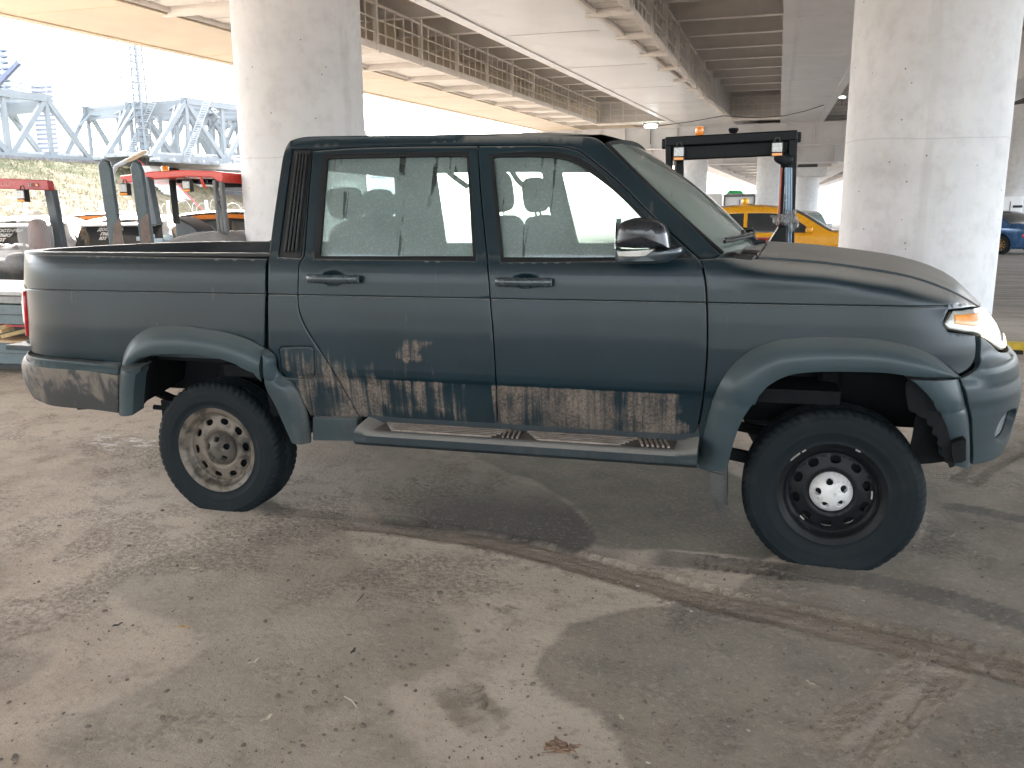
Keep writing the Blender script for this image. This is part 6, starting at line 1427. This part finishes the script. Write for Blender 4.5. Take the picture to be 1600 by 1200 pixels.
def crinkle(c, d, seed, e=.7, amp=.25, seg=22, rings=14):
    rr = np.random.RandomState(seed); b = MB(); b.blob((0, 0, 0), d, e, seg, rings); ph = rr.rand(6, 3)*9
    out = []
    for v in b.v:
        s = 1+amp*(.5*math.sin(v[0]*18/max(d)+ph[0][0]*2+5*v[2]/d[2])+.3*math.sin(v[2]*27/max(d)+ph[1][0])+.3*math.sin((v[0]+v[1]-v[2])*40/max(d)+ph[2][0])); out.append((c[0]+v[0]*s, c[1]+v[1]*s, c[2]+v[2]*s))
    return out, b.f
v_, f_ = crinkle(loc_(fp(1224, 343, YF-.08)), (.20, .12, .08), 2, amp=.4); m_.add(v_, f_); v_, f_ = crinkle(loc_(fp(1237, 345, YF-.05)), (.10, .12, .16), 5, amp=.4); m_.add(v_, f_); m_.build('plastic_wrap', PLAS, FK)
m_ = MB(); p_ = [fp(x, y, YF-.15)-of for x, y in ((1197,386),(1218,353),(1230,352),(1232,420),(1190,420))]; m_.prism([(p.x, p.z) for p in p_], p_[0].y, p_[0].y+.30); m_.build('side_console', BLK, FK, bevel=.015)
m_ = MB(); m_.box((0, .35, .62), (1.15, 1.9, .75)); m_.box((0, 1.1, .75), (1.1, .5, .95)); m_.build('chassis', simple('forklift_red', (.42, .04, .025), .4, var=.2), FK, bevel=.05)
m_ = MB(); m_.blob((.0, .55, 1.10), (.5, .5, .16), .5); m_.blob((.0, .78, 1.2), (.5, .14, .3), .5); m_.build('seat', BLK, FK)
m_ = MB(); sv = [loc_(fp(1190, 382, YF+.1)), loc_(fp(1184, 360, YF+.1))]; m_.tube([tuple(loc_(fp(1176, 383, YF))), tuple(loc_(fp(1170, 372, YF))), tuple(loc_(fp(1164, 366, YF)))], .014, 6); m_.blob(tuple(loc_(fp(1168, 366, YF))), (.10, .06, .05), .6); m_.build('control_lever', BLK, FK)
for s in (-1, 1):
    for y in (-.35, 1.0):
        m_ = MB(); m_.lathe([(.0, -.10), (.2, -.10), (.30, -.09), (.31, .09), (.2, .10), (0, .10)], c=(s*.52, y, .31), axis='x', seg=24); m_.build('wheel', CTYRE, FK)
# ------------------------------------------------------------------ red-roofed forklift by the left column
REDP = simple('forklift_red_paint', (.62, .05, .03), .35, var=.12, Coat_Weight=.4); REDD = simple('dark_red_paint', (.36, .03, .035), .4, var=.15, Coat_Weight=.3); Y2 = 5.6
def f2(px, py, Y=Y2): return Vector(tuple(U(px, py, Y=Y)))
F2 = empty('forklift', (f2(270, 300).x, Y2+.7, 0), label='forklift with a bright red roof and grey mast, beyond the load bed', cat='forklift', group='forklifts'); o2 = Vector(F2.location)
m_ = MB(); out_ = [f2(x, y)-o2 for x, y in ((186,275),(235,268),(285,265.5),(330,267),(348,269),(349,285.5),(340,284),(331,277),(290,276),(265,278),(240,280.5),(191,286))]
m_.prism([(p.x, p.z) for p in out_], -.7, .55); rf2 = m_.build('roof', REDP, F2, bevel=.015)
m_ = MB()
for k in range(6): m_.box(((f2(255, 285)-o2).x+.12*k+.1, 0, out_[8].z-.05), (.03, 1.1, .05))
m_.box(((f2(300, 285)-o2).x, .5, out_[8].z-.06), (.9, .06, .10)); m_.build('roof_bar', BLK, F2, smooth=False)
m_ = MB(); m_.bar(f2(226, 278)-o2+Vector((0, .0, 0)), f2(241, 352)-o2, .19, .12); m_.build('mast', simple('mast_grey', (.10, .13, .15), .5, var=.2), F2, bevel=.01)
m_ = MB(); m_.bar(f2(243, 278)-o2+Vector((0, .35, 0)), f2(251, 350)-o2+Vector((0, .35, 0)), .05, .08); m_.build('mast_rail', BLK, F2)
FGR = simple('post_grey', (.13, .14, .145), .45, var=.15)
m_ = MB(); 
for a, b in (((336,282),(344,362)), ((346,284),(356,378)), ((344,318),(350,312)), ((341,320),(347,340)), ((347,340),(350,372)), ((336,300),(344,318))): m_.bar(f2(*a)-o2, f2(*b)-o2, .045, .07)
m_.build('rear_post', FGR, F2, bevel=.006)
m_ = MB(); out_ = [f2(x, y)-o2 for x, y in ((232,338),(248,346),(262,354),(270,362),(272,372),(262,375),(236,376))]; m_.prism([(p.x, p.z) for p in out_], -.15, .30); m_.build('dashboard_cover', simple('grey_cover', (.06, .075, .085), .5), F2, bevel=.02)
m_ = MB(); out_ = [f2(x, y, Y2-.2)-o2 for x, y in ((190,386),(250,376),(300,363),(335,362),(350,372),(362,380),(362,420),(190,420))]; m_.prism([(p.x, p.z) for p in out_], -.85, .55); m_.build('counterweight', simple('grey_forklift_body', (.20, .20, .20), .5, var=.2), F2, bevel=.04)
m_ = MB(); m_.box((-.1, 0, .60), (1.7, 1.1, .7)); m_.build('chassis', REDD, F2, bevel=.04)
for sx in (-.6, .6):
    for s in (-1, 1): m_ = MB(); m_.lathe([(.0, -.10), (.2, -.10), (.30, -.09), (.31, .09), (.2, .10), (0, .10)], c=(sx, s*.52, .31), axis='y', seg=24); m_.build('wheel', CTYRE, F2)
m_ = MB(); b0 = f2(258, 265.5)-o2; m_.lathe([(0, .05), (.045, .05), (.05, .04), (.05, -.02)], c=tuple(b0), axis='z', seg=20); m_.build('beacon', be, F2)
lampbox(F2, tuple(f2(196, 296, Y2-.75)-o2), 1.25); lampbox(F2, tuple(f2(294, 291, Y2-.75)-o2), 1.15)
m_ = MB(); p0 = f2(314, 277, Y2-.72)-o2; m_.tube([tuple(p0), tuple(p0+Vector((.02, 0, -.08))), tuple(p0+Vector((.06, 0, -.13)))], .018, 6); m_.build('grab_handle', REDP, F2)
m_ = MB(); 
for (x0, x1, y) in ((215,226,373), (238,256,376), (226,240,370)): m_.bar(f2(x0, y, Y2-.9)-o2, f2(x1, y-1, Y2-.9)-o2, .05, .05)
m_.blob(tuple(f2(263, 371, Y2-.9)-o2), (.12, .07, .08), .6); m_.build('lever', simple('pale_lever', (.35, .45, .50), .4), F2)
# upright forks
FKS = simple('worn_fork_steel', (.040, .060, .072), .42, .3, var=.35, scale=4); YK = 3.3
TN = empty('fork_carriage', (f2(200, 300, YK).x, YK, 0), label='pair of dark steel fork tines standing upright beyond the load bed, brown scuffs low down', cat='forks'); ot = Vector(TN.location)
for L_, R_t in (([(152,258),(156,251),(162,249),(168,252),(172,262),(191,392),(172,392)], 'a'), ([(203,262),(206,254),(211,251),(217,255),(222,268),(239,392),(220,392)], 'b')):
    out_ = [Vector(tuple(U(x, y, Y=YK)))-ot for x, y in L_]; m_ = MB(); a = out_[-1]; d_ = (out_[0]-out_[-1]); lo2 = [(p.x, p.z) for p in out_]
    ext = [(lo2[5][0]+.10, .55), (lo2[6][0]+.10, .55)]; m_.prism(lo2[:6]+ext+lo2[6:], 0, .05); tn = m_.build('tine', FKS, TN, bevel=.012)
    w_ = MB(); q = [U(x, y, Y=YK-.004) for x, y in (((183,345),(186,338),(190,352),(193,392),(176,392),(177,352)) if R_t == 'a' else ((222,340),(231,333),(233,350),(238,392),(222,392),(219,348)))]; w_.prism([((Vector(tuple(p))-ot).x, (Vector(tuple(p))-ot).z) for p in q], -.0045, .0)
    w_.build('scuff', simple('brown_scuffed_steel', (.13, .095, .08), .7, var=.4, scale=12, bump=.3), tn, smooth=False)
m_ = MB(); m_.box((.0, .10, .9), (.9, .10, .5)); m_.box((0, .1, .5), (1.0, .4, .12)); m_.build('carriage_plate', FKS, TN, bevel=.01)
# left red forklift with plastic-wrapped seat, standing on the flatbed
Y1 = 4.1
def f1(px, py, Y=Y1): return Vector(tuple(U(px, py, Y=Y)))
F1 = empty('forklift', (f1(-20, 400).x, Y1+.4, 0), label='forklift with a dull red roof band at the left edge, seat wrapped in plastic', cat='forklift', group='forklifts'); o1 = Vector(F1.location)
m_ = MB(); out_ = [f1(x, y)-o1 for x, y in ((-90,276),(0,278.5),(74,281.5),(76.5,297.5),(62,297),(0,295),(-90,292))]; m_.prism([(p.x, p.z) for p in out_], -.4, -.30); rr1 = m_.build('roof', REDD, F1, bevel=.01)
tp1 = f1(8, 288.5, Y1-.402)-o1
DRK2 = simple('dark_lettering', (.16, .02, .03), .5); PLM = simple('light_plate', (.45, .40, .38), .5)
text_mesh('NOBLELIFT', .058, .002, simple('faded_red_lettering', (.55, .22, .22), .5), rr1, tuple(f1(4, 288.3, Y1-.403)-o1), (math.radians(90), 0, 0), 'brand_lettering', 1.25)
m_ = MB(); c1 = f1(52.5, 289.0, Y1-.405)-o1; m_.box(tuple(c1), (.155, .008, .045)); pt_ = m_.build('badge', DRK2, rr1, smooth=False)
text_mesh('3T', .045, .002, PLM, rr1, tuple(c1+Vector((-.05, -.006, 0))), (math.radians(90), 0, 0), 'badge_lettering', 1.2); m_ = MB(); m_.prism([(c1.x+.035, c1.z-.015), (c1.x+.068, c1.z-.015), (c1.x+.055, c1.z+.012), (c1.x+.035, c1.z+.012)], c1.y-.008, c1.y-.002); m_.build('badge_mark', amb, rr1, smooth=False)
m_ = MB(); m_.bar(f1(69, 296)-o1+Vector((0, .1, 0)), f1(88, 398)-o1+Vector((0, .1, 0)), .13, .09); m_.build('front_post', simple('post_dark_blue', (.045, .06, .075), .4, var=.2), F1, bevel=.012)
lampbox(F1, tuple(f1(36.5, 306, Y1-.1)-o1), 1.25)
m_ = MB(); v_, f_ = crinkle(tuple(f1(56, 372, Y1-.2)-o1), (.36, .34, .62), 11, .75, .10, 30, 20); m_.add(v_, f_); v_, f_ = crinkle(tuple(f1(22, 404, Y1-.25)-o1), (.75, .40, .36), 12, .8, .12, 30, 20); m_.add(v_, f_); m_.build('plastic_wrap', PLAS, F1)
m_ = MB(); m_.blob(tuple(f1(62, 380, Y1)-o1), (.20, .22, .60), .6); m_.build('seat_back', simple('brown_pink_seat', (.30, .17, .15), .8), F1); 
m_ = MB(); m_.blob(tuple(f1(10, 430, Y1)-o1), (1.25, .5, .42), .45); m_.blob(tuple(f1(50, 425, Y1)-o1), (.5, .5, .5), .5); m_.build('seat', BLK, F1)
# flatbed trailer stack at the left edge
FB = empty('flatbed', (U(-60, 500, Y=2.0)[0], 2.4, 0), label='stack of grey steel flatbed sections at the left edge with timber between them', cat='flatbed'); o3 = Vector(FB.location); YB = 2.0
PAN = simple('grey_blue_steel_panel', (.10, .135, .15), .45, .3, var=.2); 
def fb_(py): return (Vector(tuple(U(20, py, Y=YB)))-o3)
xr_ = (Vector(tuple(U(64, 500, Y=YB)))-o3).x+.25; xl_ = xr_-2.4
def slab(y0, y1, mt, nm, d=1.3, back=0, x1=None):
    z1, z0 = fb_(y0).z, fb_(y1).z; m_ = MB(); m_.box(((xl_+(x1 or xr_))/2, fb_(y0).y+d/2+back, (z0+z1)/2), ((x1 or xr_)-xl_, d, z1-z0)); return m_.build(nm, mt, FB, bevel=.006)
slab(456, 462, simple('pale_deck_edge', (.50, .50, .48), .5), 'deck_edge'); slab(463, 475, simple('steel_deck', (.22, .23, .23), .5, .3), 'deck', back=.02); slab(476.5, 507.5, PAN, 'side_panel', back=.01); slab(508, 511, REDD, 'red_strip', back=.0); slab(511.5, 530, DARKS, 'recess', back=.25, d=1.0); slab(531, 535, simple('timber_board', (.42, .30, .18), .8), 'timber_board', back=-.05); slab(535.5, 569, PAN, 'lower_panel', back=.0)
m_ = MB()
for (a, b) in (((0,512),(30,505)), ((2,526),(42,516)), ((0,518),(20,513))): m_.bar(Vector(tuple(U(*a, Y=YB-.02)))-o3, Vector(tuple(U(*b, Y=YB+.1)))-o3, .05, .035)
m_.build('timber_offcut', simple('raw_timber', (.50, .37, .20), .8), FB, smooth=False)
m_ = MB(); m_.box(((xl_+xr_)/2, fb_(569).y+.6, (fb_(569).z)/2), (1.8, .8, max(.05, fb_(569).z-.01))); m_.build('stand', DARKS, FB)
for py in (492, 552): m_ = MB(); z_ = fb_(py).z; m_.box((0+(xl_+xr_)/2, fb_(py).y+.002, z_), (2.35, .012, .008)); m_.build('panel_seam', DARKS, FB, smooth=False)
# yellow wheel stop ahead of the bumper
WSP = empty('wheel_stop', (0, 0, 0), label='yellow and black wheel stop on the ground beyond the front bumper', cat='wheel stop'); q0, q1 = U(1558, 549, z=0), U(1600, 551, z=0); c_ = (q0+q1)/2; WSP.location = tuple(c_)
m_ = MB(); m_.prism([(-.14, 0), (.14, 0), (.07, .11), (-.07, .11)], -.28, .28, plane='yz'); wo_ = m_.build('block', simple('yellow_rubber', (.55, .38, .04), .7, var=.2), WSP, bevel=.01); m_ = MB(); m_.box((-.05, -.12, .02), (.25, .10, .045)); m_.box((.16, -.10, .05), (.08, .1, .09)); m_.build('black_band', RUBBER, wo_, bevel=.004)
